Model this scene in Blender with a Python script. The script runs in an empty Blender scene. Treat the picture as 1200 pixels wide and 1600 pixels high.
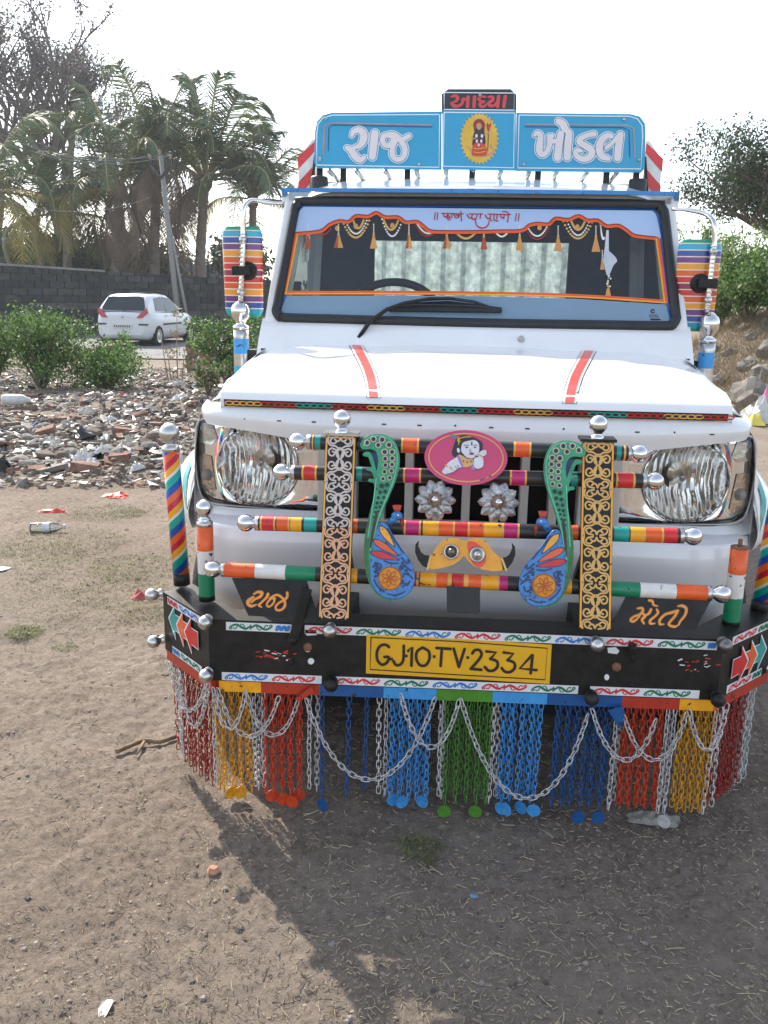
import bpy, bmesh, math, random
import numpy as np
from mathutils import Vector, Matrix
random.seed(7); rng = np.random.default_rng(11)
PI = math.pi
sc = bpy.context.scene
COL = sc.collection
# ------------------------------------------------------------------ camera, sky, sun, exposure
CAM = Vector((-0.0184, -2.18, 1.4176)); YAW, PITCH, ROLL, FPX = -0.0865, 0.2437, 0.0187, 1402.2
_cy, _sy, _cp, _sp = math.cos(YAW), math.sin(YAW), math.cos(PITCH), math.sin(PITCH)
_f = Vector((_sy*_cp, _cy*_cp, -_sp)); _r = Vector((_cy, -_sy, 0)); _u = _r.cross(_f)
R_ = math.cos(ROLL)*_r + math.sin(ROLL)*_u; U_ = -math.sin(ROLL)*_r + math.cos(ROLL)*_u
cd = bpy.data.cameras.new('camera'); cam = bpy.data.objects.new('camera', cd); COL.objects.link(cam)
m = Matrix((R_, U_, -_f)).transposed().to_4x4(); m.translation = CAM; cam.matrix_world = m
cd.sensor_fit = 'VERTICAL'; cd.sensor_height = 36; cd.lens = FPX/1600*36; cd.clip_start = .05; cd.clip_end = 3000
sc.camera = cam
SUN_DIR = Vector((.69, -.94, -1)).normalized()           # the way the light travels
elev = math.asin(-SUN_DIR.z); azim = math.atan2(-SUN_DIR.x, -SUN_DIR.y)
w = bpy.data.worlds.new('World'); sc.world = w; w.use_nodes = True
nt = w.node_tree; bg = nt.nodes['Background']
sky = nt.nodes.new('ShaderNodeTexSky'); sky.sky_type = 'NISHITA'; sky.sun_disc = False
sky.sun_elevation = elev; sky.sun_rotation = azim; sky.air_density = 1.0; sky.dust_density = 1.2; sky.ozone_density = 1.0
hs = nt.nodes.new('ShaderNodeHueSaturation'); hs.inputs['Saturation'].default_value = .6; nt.links.new(sky.outputs[0], hs.inputs['Color']); nt.links.new(hs.outputs[0], bg.inputs[0]); bg.inputs[1].default_value = .15
sl = bpy.data.lights.new('sun', 'SUN'); sl.energy = 3.3; sl.angle = math.radians(.6); sl.color = (1, .92, .80)
so = bpy.data.objects.new('sun', sl); COL.objects.link(so); so.rotation_euler = SUN_DIR.to_track_quat('-Z', 'Y').to_euler(); so.location = (-30, 40, 50)
vs = sc.view_settings; vs.view_transform = 'Standard'; vs.look = 'None'; vs.exposure = 1.3; vs.gamma = 1; vs.use_curve_mapping = False
sc.cycles.max_bounces = 8; sc.cycles.transparent_max_bounces = 12; sc.cycles.use_denoising = True
sc.cycles.caustics_reflective = False; sc.cycles.caustics_refractive = False
# ------------------------------------------------------------------ survey: where a photo point lies on a known plane of the place
def _ray(u, v): u, v = float(u), float(v); return R_*((u-600)/FPX) - U_*((v-800)/FPX) + _f
def at(u, v, y):                        # on the upright plane at depth y
    d = _ray(u, v); return CAM + d*((y-CAM.y)/d.y)
def on_plane(u, v, p, n):
    d = _ray(u, v); return CAM + d*((p-CAM).dot(n)/d.dot(n))
def gnd(u, v, z=0):
    d = _ray(u, v); return CAM + d*((z-CAM.z)/d.z)
# ------------------------------------------------------------------ materials
def S(r, g, b): return tuple(((c/255+.055)/1.055)**2.4 if c > 10 else c/255/12.92 for c in (r, g, b))
MATS = {}
def M(name, col, rough=.5, metal=0., var=.12, scale=18., bump=0., bscale=60., coat=0., chip=None, dust=0., spec=.5, trans=0., detail=4., stretch=None):
    if name in MATS: return MATS[name]
    m = bpy.data.materials.new(name); m.use_nodes = True; t = m.node_tree; N = t.nodes; L = t.links
    b = N['Principled BSDF']; b.inputs['Roughness'].default_value = rough; b.inputs['Metallic'].default_value = metal
    b.inputs['Specular IOR Level'].default_value = spec
    if coat: b.inputs['Coat Weight'].default_value = coat; b.inputs['Coat Roughness'].default_value = .08
    tc = N.new('ShaderNodeTexCoord'); vec = tc.outputs['Object']
    if stretch:
        mp = N.new('ShaderNodeMapping'); mp.inputs['Scale'].default_value = stretch; L.new(vec, mp.inputs[0]); vec = mp.outputs[0]
    n = N.new('ShaderNodeTexNoise'); n.inputs['Scale'].default_value = scale; n.inputs['Detail'].default_value = detail; n.inputs['Roughness'].default_value = .6
    L.new(vec, n.inputs['Vector'])
    r = N.new('ShaderNodeValToRGB'); r.color_ramp.elements[0].position = .3; r.color_ramp.elements[1].position = .72
    r.color_ramp.elements[0].color = tuple(max(0, c*(1-var)) for c in col)+(1,); r.color_ramp.elements[1].color = tuple(min(1, c*(1+var)) for c in col)+(1,)
    L.new(n.outputs['Fac'], r.inputs[0]); out = r.outputs[0]
    def over(src, colour, sc_, lo, hi, det=6.):
        n2 = N.new('ShaderNodeTexNoise'); n2.inputs['Scale'].default_value = sc_; n2.inputs['Detail'].default_value = det; n2.inputs['Roughness'].default_value = .68; L.new(tc.outputs['Object'], n2.inputs['Vector'])
        mr = N.new('ShaderNodeMapRange'); mr.inputs[1].default_value = lo; mr.inputs[2].default_value = hi; L.new(n2.outputs['Fac'], mr.inputs[0])
        mx = N.new('ShaderNodeMix'); mx.data_type = 'RGBA'; L.new(mr.outputs[0], mx.inputs[0]); L.new(src, mx.inputs[6]); mx.inputs[7].default_value = tuple(colour)+(1,)
        return mx.outputs[2]
    if dust: out = over(out, S(150, 130, 108), 7, .52, .52+.35/max(dust, .01))
    if chip: out = over(out, chip[0], chip[2], chip[1], chip[1]+.02)
    L.new(out, b.inputs['Base Color'])
    if bump:
        nb = N.new('ShaderNodeTexNoise'); nb.inputs['Scale'].default_value = bscale; nb.inputs['Detail'].default_value = 5; L.new(vec, nb.inputs['Vector'])
        bp = N.new('ShaderNodeBump'); bp.inputs['Strength'].default_value = bump; bp.inputs['Distance'].default_value = .01; L.new(nb.outputs['Fac'], bp.inputs['Height']); L.new(bp.outputs[0], b.inputs['Normal'])
    if trans:        # thin leaf: some light passes through
        tr = N.new('ShaderNodeBsdfTranslucent'); L.new(out, tr.inputs[0]); ms = N.new('ShaderNodeMixShader'); ms.inputs[0].default_value = trans
        L.new(b.outputs[0], ms.inputs[1]); L.new(tr.outputs[0], ms.inputs[2]); L.new(ms.outputs[0], N['Material Output'].inputs[0])
    MATS[name] = m; return m
def glass(name, tint=(1, 1, 1), refl=1.0, rough=.0):
    if name in MATS: return MATS[name]
    m = bpy.data.materials.new(name); m.use_nodes = True; t = m.node_tree; N = t.nodes; L = t.links
    N.remove(N['Principled BSDF']); tr = N.new('ShaderNodeBsdfTransparent'); tr.inputs[0].default_value = tint+(1,)
    g = N.new('ShaderNodeBsdfGlossy'); g.inputs['Roughness'].default_value = rough; fr = N.new('ShaderNodeFresnel'); fr.inputs[0].default_value = 1.5
    mu = N.new('ShaderNodeMath'); mu.operation = 'MULTIPLY'; mu.inputs[1].default_value = refl; L.new(fr.outputs[0], mu.inputs[0])
    ms = N.new('ShaderNodeMixShader'); L.new(mu.outputs[0], ms.inputs[0]); L.new(tr.outputs[0], ms.inputs[1]); L.new(g.outputs[0], ms.inputs[2]); L.new(ms.outputs[0], N['Material Output'].inputs[0])
    MATS[name] = m; return m
# ------------------------------------------------------------------ mesh builder
class MB:
    def __init__(s): s.v = []; s.f = []; s.m = []; s.s = []
    def add(s, vs_, fs, mi=0, smooth=False):
        o = len(s.v); s.v.extend([tuple(p) for p in vs_])
        for f in fs: s.f.append(tuple(i+o for i in f)); s.m.append(mi); s.s.append(smooth)
        return s
    def box(s, x0, x1, y0, y1, z0, z1, mi=0, M4=None):
        p = [Vector((x, y, z)) for z in (z0, z1) for y in (y0, y1) for x in (x0, x1)]
        if M4 is not None: p = [M4 @ q for q in p]
        return s.add(p, [(0, 2, 3, 1), (4, 5, 7, 6), (0, 1, 5, 4), (2, 6, 7, 3), (0, 4, 6, 2), (1, 3, 7, 5)], mi)
    def beam(s, a, b, w_, h, mi=0, up=Vector((0, 0, 1))):      # a bar of rectangular section from a to b
        a, b = Vector(a), Vector(b); d = (b-a).normalized(); x = d.cross(up)
        x = x.normalized() if x.length > 1e-4 else Vector((1, 0, 0)); y = x.cross(d)
        p = [q + x*i*w_/2 + y*j*h/2 for q in (a, b) for j in (-1, 1) for i in (-1, 1)]
        return s.add(p, [(0, 1, 3, 2), (4, 6, 7, 5), (0, 4, 5, 1), (2, 3, 7, 6), (0, 2, 6, 4), (1, 5, 7, 3)], mi)
    def tube(s, pts, r, n=10, mi=0, closed=False, caps=True, smooth=True):
        pts = [Vector(p) for p in pts]; k = len(pts); rs = r if hasattr(r, '__len__') else [r]*k
        vs_ = []; ref = None
        for i in range(k):
            t = (pts[(i+1) % k] - pts[i-1]) if closed else (pts[min(i+1, k-1)] - pts[max(i-1, 0)])
            t = t.normalized() if t.length > 1e-9 else Vector((0, 0, 1))
            if ref is None: ref = t.orthogonal().normalized()
            x = (ref - t*ref.dot(t)); x = x.normalized() if x.length > 1e-6 else t.orthogonal().normalized(); ref = x; y = t.cross(x)
            for j in range(n): a = 2*PI*j/n; vs_.append(pts[i] + (x*math.cos(a)+y*math.sin(a))*rs[i])
        fs = []; mis = mi
        o = len(s.v); s.v.extend([tuple(p) for p in vs_])
        for i in range(k if closed else k-1):
            i2 = (i+1) % k
            for j in range(n):
                j2 = (j+1) % n; s.f.append((o+i*n+j, o+i*n+j2, o+i2*n+j2, o+i2*n+j)); s.m.append(mis[i] if hasattr(mis, '__len__') else mis); s.s.append(smooth)
        if caps and not closed:
            for i, rev in ((0, 1), (k-1, 0)):
                c = [o+i*n+j for j in range(n)]; s.f.append(tuple(reversed(c)) if rev else tuple(c)); s.m.append(mis[min(i, k-2)] if hasattr(mis, '__len__') else mis); s.s.append(False)
        return s
    def lathe(s, prof, n=16, c=(0, 0, 0), axis=(0, 0, 1), mi=0, smooth=True, rmod=None):   # prof: (radius, height along axis)
        ax = Vector(axis).normalized(); x = ax.orthogonal().normalized(); y = ax.cross(x); c = Vector(c); vs_ = []; fs = []
        for (r, h) in prof:
            for j in range(n):
                a = 2*PI*j/n; rr = r*(rmod(a) if rmod else 1); vs_.append(c + ax*h + (x*math.cos(a)+y*math.sin(a))*rr)
        for i in range(len(prof)-1):
            for j in range(n): fs.append((i*n+j, i*n+(j+1) % n, (i+1)*n+(j+1) % n, (i+1)*n+j))
        return s.add(vs_, fs, mi, smooth)
    def ball(s, c, r, n=14, mi=0, sx=1, sy=1, sz=1):
        k = n//2+1; vs_ = []; fs = []; c = Vector(c)
        for i in range(k+1):
            th = PI*i/k
            for j in range(n): a = 2*PI*j/n; vs_.append(c + Vector((sx*r*math.sin(th)*math.cos(a), sy*r*math.sin(th)*math.sin(a), sz*r*math.cos(th))))
        for i in range(k):
            for j in range(n): fs.append((i*n+j, (i+1)*n+j, (i+1)*n+(j+1) % n, i*n+(j+1) % n))
        return s.add(vs_, fs, mi, True)
    def grid(s, fn, us, vs, mi=0, smooth=True, flip=False):
        P = [fn(u, v) for v in vs for u in us]; n = len(us)
        fs = [((j*n+i), (j*n+i+1), ((j+1)*n+i+1), ((j+1)*n+i)) for j in range(len(vs)-1) for i in range(n-1)]
        if flip: fs = [tuple(reversed(f)) for f in fs]
        return s.add(P, fs, mi, smooth)
    def plate(s, poly, d, mi=0, edge=None):      # polygon of 3D points given thickness d (a vector away from the viewer)
        n = len(poly); d = Vector(d); P = [Vector(p) for p in poly]
        s.add(P + [p+d for p in P], [tuple(range(n)), tuple(reversed(range(n, 2*n)))], mi)
        o = len(s.v)-2*n; e = mi if edge is None else edge
        for i in range(n): j = (i+1) % n; s.f.append((o+i, o+n+i, o+n+j, o+j)); s.m.append(e); s.s.append(False)
        return s
def cr(pts, k=6, closed=False):                 # Catmull-Rom through points of any dimension
    P = [np.array(p, float) for p in pts]; n = len(P); out = []
    if n < 3 and not closed: return [tuple(P[0]+(P[-1]-P[0])*t) for t in np.linspace(0, 1, 3)]
    for i in range(n if closed else n-1):
        p0 = P[i-1] if (closed or i > 0) else 2*P[0]-P[1]; p1 = P[i]; p2 = P[(i+1) % n]; p3 = P[(i+2) % n] if (closed or i+2 < n) else 2*P[-1]-P[-2]
        for j in range(k):
            t = j/k; out.append(tuple(.5*((2*p1)+(-p0+p2)*t+(2*p0-5*p1+4*p2-p3)*t*t+(-p0+3*p1-3*p2+p3)*t**3)))
    if not closed: out.append(tuple(P[-1]))
    return out
_depth = [0.]
def stroke(mb, pts, wid, fn, mi=0, lift=.0015, nrm=Vector((0, -1, 0)), k=5, closed=False, cap=True, smooth=True):
    """A brush stroke: pts in 2D, wid in the same unit (number or list), fn maps 2D to the painted surface."""
    wl = wid if hasattr(wid, '__len__') else [wid]*len(pts)
    q = cr([tuple(p)+(w_,) for p, w_ in zip(pts, wl)], k, closed) if smooth else [tuple(p)+(w_,) for p, w_ in zip(pts, wl)]
    P = np.array([a[:2] for a in q]); W = np.array([a[2] for a in q])/2; n = len(P)
    if closed: T = np.roll(P, -1, 0)-np.roll(P, 1, 0)
    else: T = np.gradient(P, axis=0)
    T = T/(np.linalg.norm(T, axis=1, keepdims=True)+1e-9); Nn = np.stack([-T[:, 1], T[:, 0]], 1)
    Lp = P+Nn*W[:, None]; Rp = P-Nn*W[:, None]; _depth[0] = (_depth[0]+.00004) % .0004
    vs_ = []; 
    for i in range(n):
        d = nrm*(lift+_depth[0]+.0003*i/n); vs_ += [fn(*Lp[i])+d, fn(*Rp[i])+d]
    fs = [(2*i, 2*i+1, 2*i+3, 2*i+2) for i in range(n-1)]
    if closed: fs.append((2*n-2, 2*n-1, 1, 0))
    mb.add(vs_, fs, mi)
    if cap and not closed:
        for i, sg in ((0, -1), (n-1, 1)):
            d = nrm*(lift+_depth[0]+.0003*i/n); c = P[i]; arc = [fn(*(c+W[i]*(Nn[i]*math.cos(a)+sg*T[i]*math.sin(a))))+d for a in np.linspace(0, PI, 6)]
            mb.add(arc, [tuple(range(6))], mi)
    return mb
def fill(mb, pts, fn, mi=0, lift=.0015, nrm=Vector((0, -1, 0)), smooth=False, k=4):
    q = cr(pts, k, True) if smooth else pts
    return mb.add([fn(*p[:2])+nrm*lift for p in q], [tuple(range(len(q)))], mi)
def circ(c, r, n=20, ry=None): return [(c[0]+r*math.cos(2*PI*i/n), c[1]+(ry or r)*math.sin(2*PI*i/n)) for i in range(n)]
def obj(name, mb, mats, parent=None, loc=None, bevel=0, kind=None, label=None, subsurf=0):
    me = bpy.data.meshes.new(name); me.from_pydata(mb.v, [], mb.f)
    for m_ in (mats if isinstance(mats, (list, tuple)) else [mats]): me.materials.append(m_)
    me.polygons.foreach_set('material_index', mb.m); me.polygons.foreach_set('use_smooth', mb.s); me.update()
    o = bpy.data.objects.new(name, me); COL.objects.link(o)
    if parent: o.parent = parent
    if loc is not None: o.location = loc
    if bevel:
        b = o.modifiers.new('bevel', 'BEVEL'); b.width = bevel; b.segments = 2; b.limit_method = 'ANGLE'; b.angle_limit = .6
    if subsurf: b = o.modifiers.new('smooth', 'SUBSURF'); b.levels = b.render_levels = subsurf
    if kind: o['kind'] = kind
    if label: o['label'] = label
    return o
def empty(name, loc=(0, 0, 0), rz=0):
    o = bpy.data.objects.new(name, None); COL.objects.link(o); o.location = loc; o.rotation_euler = (0, 0, rz); o.empty_display_size = .1; return o
def tag(o, label, cat, group=None):
    o['label'] = label; o['category'] = cat
    if group: o['group'] = group
    return o
def mirror_x(mb):
    q = MB(); q.v = [(-x, y, z) for x, y, z in mb.v]; q.f = [tuple(reversed(f)) for f in mb.f]; q.m = list(mb.m); q.s = list(mb.s); return q
def copy_tree(o, parent=None):
    c = o.copy(); COL.objects.link(c)
    if parent: c.parent = parent
    for ch in list(o.children): copy_tree(ch, c)
    return c
def smst(a, b, x): t = np.clip((x-a)/(b-a), 0, 1); return t*t*(3-2*t)
def vnoise(x, y, seed=0):       # cheap smooth value noise on arrays
    xi = np.floor(x).astype(np.int64); yi = np.floor(y).astype(np.int64); fx = x-xi; fy = y-yi; fx = fx*fx*(3-2*fx); fy = fy*fy*(3-2*fy)
    def h(a, b): n = (a*374761393+b*668265263+seed*982451653) & 0x7fffffff; n = ((n ^ (n >> 13))*1274126177) & 0x7fffffff; return ((n ^ (n >> 16)) & 0xffff)/65535.
    return (h(xi, yi)*(1-fx)+h(xi+1, yi)*fx)*(1-fy)+(h(xi, yi+1)*(1-fx)+h(xi+1, yi+1)*fx)*fy
# ------------------------------------------------------------------ ground
def gh(x, y):
    x = np.asarray(x, float); y = np.asarray(y, float)
    z = -.37*smst(9, 20, y)
    near = 1-smst(6, 16, np.hypot(x, y))
    z = z + near*(.03*(vnoise(x*1.3, y*1.3, 1)-.5)+.016*(vnoise(x*5, y*5, 2)-.5)+.011*(vnoise(x*16, y*16, 3)-.5)+.008*(vnoise(x*38, y*38, 4)-.5)+.005*(vnoise(x*80, y*80, 8)-.5))
    z = z + .12*smst(3.6, 5.2, y)*(1-smst(8, 12, y))*smst(-.6, -1.8, x)*(vnoise(x*1.5, y*1.5, 5)*.8+.2+.5*(vnoise(x*5, y*5, 6)-.3))
    z = z + (1.15*smst(7.5, 13.5, y)*smst(2.3, 4.6, x)*(1-smst(30, 60, y)))*(.8+.4*vnoise(x*.8, y*.8, 7))
    return z
def axis_pts(a, b, step, lo, hi, g=1.12):
    c = list(np.arange(a, b, step)); d = step; x = c[-1]
    while x < hi: d *= g; x += d; c.append(x)
    d = step; x = c[0]
    while x > lo: d *= g; x -= d; c.insert(0, x)
    return np.array(c)
gx = axis_pts(-1.7, 1.1, .0125, -260, 260, 1.045); gy = axis_pts(-.95, .9, .0125, -40, 380, 1.035)
GX, GY = np.meshgrid(gx, gy); GZ = gh(GX, GY); n = len(gx); k = len(gy)
idx = np.arange(n*k).reshape(k, n); F = np.stack([idx[:-1, :-1], idx[:-1, 1:], idx[1:, 1:], idx[1:, :-1]], -1).reshape(-1, 4)
me = bpy.data.meshes.new('ground'); me.vertices.add(n*k); me.vertices.foreach_set('co', np.stack([GX, GY, GZ], -1).ravel())
me.loops.add(F.size); me.loops.foreach_set('vertex_index', F.ravel()); me.polygons.add(len(F)); me.polygons.foreach_set('loop_start', np.arange(0, F.size, 4)); me.polygons.foreach_set('use_smooth', np.ones(len(F), bool)); me.update(); me.validate()
def soil():
    m = bpy.data.materials.new('dry_soil'); m.use_nodes = True; t = m.node_tree; N = t.nodes; L = t.links; b = N['Principled BSDF']; b.inputs['Roughness'].default_value = .95; b.inputs['Specular IOR Level'].default_value = .15
    tc = N.new('ShaderNodeTexCoord')
    def noise(s, d=6., r=.65):
        n_ = N.new('ShaderNodeTexNoise'); n_.inputs['Scale'].default_value = s; n_.inputs['Detail'].default_value = d; n_.inputs['Roughness'].default_value = r; L.new(tc.outputs['Object'], n_.inputs['Vector']); return n_.outputs['Fac']
    def ramp(src, stops):
        r = N.new('ShaderNodeValToRGB'); e = r.color_ramp.elements; e[0].position, e[0].color = stops[0][0], stops[0][1]+(1,); e[1].position, e[1].color = stops[-1][0], stops[-1][1]+(1,)
        for p, c in stops[1:-1]: x = e.new(p); x.color = c+(1,)
        L.new(src, r.inputs[0]); return r.outputs[0]
    def mix(f, a, c, bl='MIX'):
        x = N.new('ShaderNodeMix'); x.data_type = 'RGBA'; x.blend_type = bl
        if isinstance(f, float): x.inputs[0].default_value = f
        else: L.new(f, x.inputs[0])
        L.new(a, x.inputs[6]); L.new(c, x.inputs[7]) if not isinstance(c, tuple) else setattr(x.inputs[7], 'default_value', c+(1,)); return x.outputs[2]
    big = ramp(noise(.9, 5), [(.3, (.175, .138, .108)), (.55, (.23, .187, .15)), (.75, (.275, .228, .19))])
    fine = ramp(noise(45, 8, .75), [(.3, (.55, .52, .5)), (.5, (1, 1, 1)), (.72, (1.35, 1.33, 1.3))])
    c = mix(1., big, fine, 'MULTIPLY')
    grey = ramp(noise(.35, 3), [(.5, (0, 0, 0)), (.7, (.6, .6, .6))]); c = mix(grey, c, (.2, .17, .14))
    v = N.new('ShaderNodeTexVoronoi'); v.inputs['Scale'].default_value = 130; L.new(tc.outputs['Object'], v.inputs['Vector'])
    sp = ramp(v.outputs['Distance'], [(.06, (1, 1, 1)), (.12, (0, 0, 0))]); v2 = ramp(v.outputs['Color'], [(.55, (0, 0, 0)), (.6, (1, 1, 1))]); sp = mix(1., sp, v2, 'MULTIPLY'); c = mix(sp, c, (.36, .31, .25))
    L.new(c, b.inputs['Base Color'])
    ad = N.new('ShaderNodeMath'); ad.operation = 'ADD'; L.new(noise(60, 8, .8), ad.inputs[0]); L.new(noise(14, 6), ad.inputs[1])
    bp = N.new('ShaderNodeBump'); bp.inputs['Strength'].default_value = .9; bp.inputs['Distance'].default_value = .012; L.new(ad.outputs[0], bp.inputs['Height']); L.new(bp.outputs[0], b.inputs['Normal'])
    return m
me.materials.append(soil()); g = bpy.data.objects.new('ground', me); COL.objects.link(g); g['kind'] = 'structure'; g['label'] = 'dry brown trampled soil with straw and pebbles'
# the lane where the hatchback is parked
mb = MB(); mb.grid(lambda u, v: Vector((u, v + .1*(u+10), -.362+.03*math.exp(-((v-23.5)/9)**2))), list(np.linspace(-60, 2, 60)), [19.2, 20, 22, 24, 26, 27.6])
obj('road', mb, M('worn_asphalt', (.17, .165, .155), .9, var=.3, scale=3, bump=.4, bscale=40), kind='structure')
# ------------------------------------------------------------------ scatter on the soil
def zz(x, y): return float(gh(x, y))
def rnd(a, b): return random.uniform(a, b)
straw = [M('straw_pale', (.42, .34, .22), .8, var=.3), M('straw_grey', (.27, .22, .17), .8, var=.3), M('straw_dark', (.07, .05, .04), .9)]
mb = MB()
def stick(x, y, l, wd, a, mi, bend=.2):
    d = Vector((math.cos(a), math.sin(a), 0)); s_ = Vector((-d.y, d.x, 0)); z0 = zz(x, y); P = []
    for t, o in ((-.5, 0), (0, bend*l*rnd(-.5, .5)), (.5, 0)):
        c = Vector((x, y, z0+rnd(.001, .006)))+d*l*t+s_*o; P += [c-s_*wd/2, c+Vector((0, 0, wd*.8)), c+s_*wd/2]
    mb.add(P, [(0, 1, 4, 3), (1, 2, 5, 4), (3, 4, 7, 6), (4, 5, 8, 7)], mi)
for i in range(20000):
    u, v = rnd(-60, 1260), 760+900*random.random()**1.1; p = gnd(u, v)
    dens = vnoise(np.array(p.x*3.), np.array(p.y*3.), 21)
    if dens < random.random()*.75: continue
    stick(p.x, p.y, rnd(.004, .016)*(3 if random.random() < .07 else 1)*(1+max(0, p.y)*.25), rnd(.0008, .0022)*(1+max(0, p.y)*.2), rnd(0, PI), random.choices((0, 1, 2), (6, 5, .7))[0])
obj('straw_litter', mb, straw, kind='stuff', label='chopped straw and chaff strewn over the soil')
mb = MB()
def pebble(mb, c, r, mi=0, fl=.6):
    P = [Vector((rnd(.75, 1.2)*math.cos(a), rnd(.75, 1.2)*math.sin(a), 0))*r for a in (0, 1.05, 2.1, 3.15, 4.2, 5.25)]; c = Vector(c)
    T = [q*.6+Vector((0, 0, r*fl*rnd(.6, 1.1))) for q in P]; B = [q*.8+Vector((0, 0, -r*.4)) for q in P]
    mb.add([c+q for q in B+P+T], [(i, (i+1) % 6, 6+(i+1) % 6, 6+i) for i in range(6)]+[(6+i, 6+(i+1) % 6, 12+(i+1) % 6, 12+i) for i in range(6)]+[(12, 13, 14, 15, 16, 17)], mi)
for i in range(900):
    u, v = rnd(-60, 1260), 720+900*random.random(); p = gnd(u, v); r = .0015+.008*random.random()**6*(1+p.y*.2 if p.y > 0 else 1)
    pebble(mb, (p.x, p.y, zz(p.x, p.y)), r, random.choice((0, 0, 1, 2)))
obj('pebbles', mb, [M('pebble_grey', (.22, .2, .18), .9), M('pebble_brown', (.2, .15, .11), .9), M('pebble_dark', (.08, .07, .065), .9)], kind='stuff', label='small grey and brown pebbles scattered on the soil')
mb = MB()
for i in range(15000):
    u, v = rnd(-60, 1260), 700+960*random.random()**1.05; p = gnd(u, v)
    if vnoise(np.array(p.x*5.), np.array(p.y*5.), 31) < .25+.5*random.random(): continue
    pebble(mb, (p.x, p.y, zz(p.x, p.y)), .0012+.0055*random.random()**4, random.choice((0, 0, 1)), rnd(.25, .55))
obj('soil_clods', mb, [M('clod', (.235, .185, .143), .97, var=.3, scale=60), M('clod_pale', (.30, .245, .195), .97, var=.3, scale=60)], kind='stuff', label='crumbled clods of dry soil')
mb = MB()
def tuft(mb, x, y, h, n_, spread, mi=0):
    for i in range(n_):
        a = rnd(0, 2*PI); r = spread*math.sqrt(random.random()); px, py = x+r*math.cos(a), y+r*math.sin(a); z0 = zz(px, py)-.003; b = rnd(0, 2*PI); l = h*rnd(.3, 1.); ln = rnd(.6, 1.8); wd = rnd(.0008, .0018)
        d = Vector((math.cos(b), math.sin(b), 0)); s_ = Vector((-d.y, d.x, 0))*wd; o = Vector((px, py, z0))
        mb.add([o-s_, o+s_, o+d*l*ln*.4+Vector((0, 0, l*.45))+s_*.7, o+d*l*ln*.4+Vector((0, 0, l*.45))-s_*.7, o+d*l*ln+Vector((0, 0, l*.5))], [(0, 1, 2, 3), (3, 2, 4)], mi)
for u, v, n_, sp, h in [(90, 850, 500, .3, .03), (40, 870, 350, .25, .03), (160, 800, 260, .18, .03), (215, 885, 380, .2, .03), (190, 925, 300, .2, .025), (38, 990, 200, .06, .035), (100, 1012, 70, .04, .02), (120, 900, 300, .25, .025), (30, 930, 250, .25, .02), (655, 1335, 110, .045, .03), (230, 960, 160, .1, .025), (200, 20+780, 120, .1, .03), (140, 960, 200, .2, .02)]:
    p = gnd(u, v); tuft(mb, p.x, p.y, h, int(n_*2.2), sp*1.15, 0); tuft(mb, p.x, p.y, h, n_, sp*1.3, 1)
obj('grass', mb, [M('dry_grass_green', (.16, .19, .07), .8, var=.4, trans=.25), M('dry_grass_olive', (.2, .18, .09), .8, var=.4, trans=.25)], kind='stuff', label='sparse short green grass growing on the bare soil')
# single pieces lying on the soil
def thing_mesh(name, mb, mats, loc, label, cat, group=None, rz=0, **kw):
    o = obj(name, mb, mats, loc=loc, **kw); o.rotation_euler = (0, 0, rz); return tag(o, label, cat, group)
p0 = gnd(182, 1183); mb = MB(); q = [gnd(*a) for a in ((182, 1184), (205, 1174), (226, 1166), (250, 1168), (275, 1160))]
mb.tube(cr([tuple(a-p0+Vector((0, 0, .012))) for a in q], 4), [.0075]*17, 7); q = [gnd(*a) for a in ((226, 1167), (220, 1178), (214, 1188))]; mb.tube([a-p0+Vector((0, 0, .011)) for a in q], [.006, .005, .003], 6)
thing_mesh('fallen_twig', mb, M('twig_bark', (.2, .14, .09), .9, var=.3, bump=.4), Vector((p0.x, p0.y, zz(p0.x, p0.y))), 'bent brown twig with a short fork lying beside the red chains', 'twig')
mb = MB(); pebble(mb, (0, 0, .004), .018, 0, .7); p = gnd(333, 1366)
thing_mesh('brick_chip', mb, M('brick_pink', (.42, .21, .14), .9, var=.25), (p.x, p.y, zz(p.x, p.y)), 'small pinkish brick chip on sunlit soil in front of the truck', 'brick chip')
mb = MB(); p = gnd(165, 1574); mb.plate([Vector((.012*math.cos(a), .028*math.sin(a), .006+.006*math.cos(2*a))) for a in np.linspace(0, 2*PI, 10)[:-1]], (0, 0, -.002))
thing_mesh('paper_scrap', mb, M('scrap_white', (.7, .68, .62), .6), (p.x, p.y, zz(p.x, p.y)+.002), 'small curled white paper scrap alone on the open sunlit soil', 'paper scrap')
def crumple(w_, d_, h_, seed, nx=10, ny=8):
    rg = np.random.default_rng(seed); mb = MB(); N_ = rg.normal(0, 1, (ny, nx))
    def fn(u, v):
        i, j = int(round(u*(nx-1))), int(round(v*(ny-1))); e = math.sin(PI*u)*math.sin(PI*v); a = N_[j, i]
        return Vector(((u-.5)*w_*(1+.12*a), (v-.5)*d_*(1+.1*N_[ny-1-j, i]), h_*(e**.6)*(.75+.45*abs(a))+.004))
    mb.grid(fn, np.linspace(0, 1, nx), np.linspace(0, 1, ny), smooth=False)
    mb.add([mb.v[0], mb.v[nx-1], mb.v[nx*ny-1], mb.v[nx*(ny-1)]], [(3, 2, 1, 0)]); return mb
poly = M('plastic_white', (.62, .63, .62), .35, var=.15, trans=.2); polyk = M('plastic_and_shade_black', (.02, .02, .025), .35); polyc = M('plastic_cream', (.5, .46, .38), .45, var=.2, trans=.15)
polyb = M('plastic_blue', (.14, .25, .42), .4, var=.3); polyr = M('plastic_red', (.55, .05, .03), .45, var=.3); polyp = M('plastic_pink', (.6, .2, .35), .4); polyy = M('plastic_yellow', (.75, .62, .1), .4)
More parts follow.
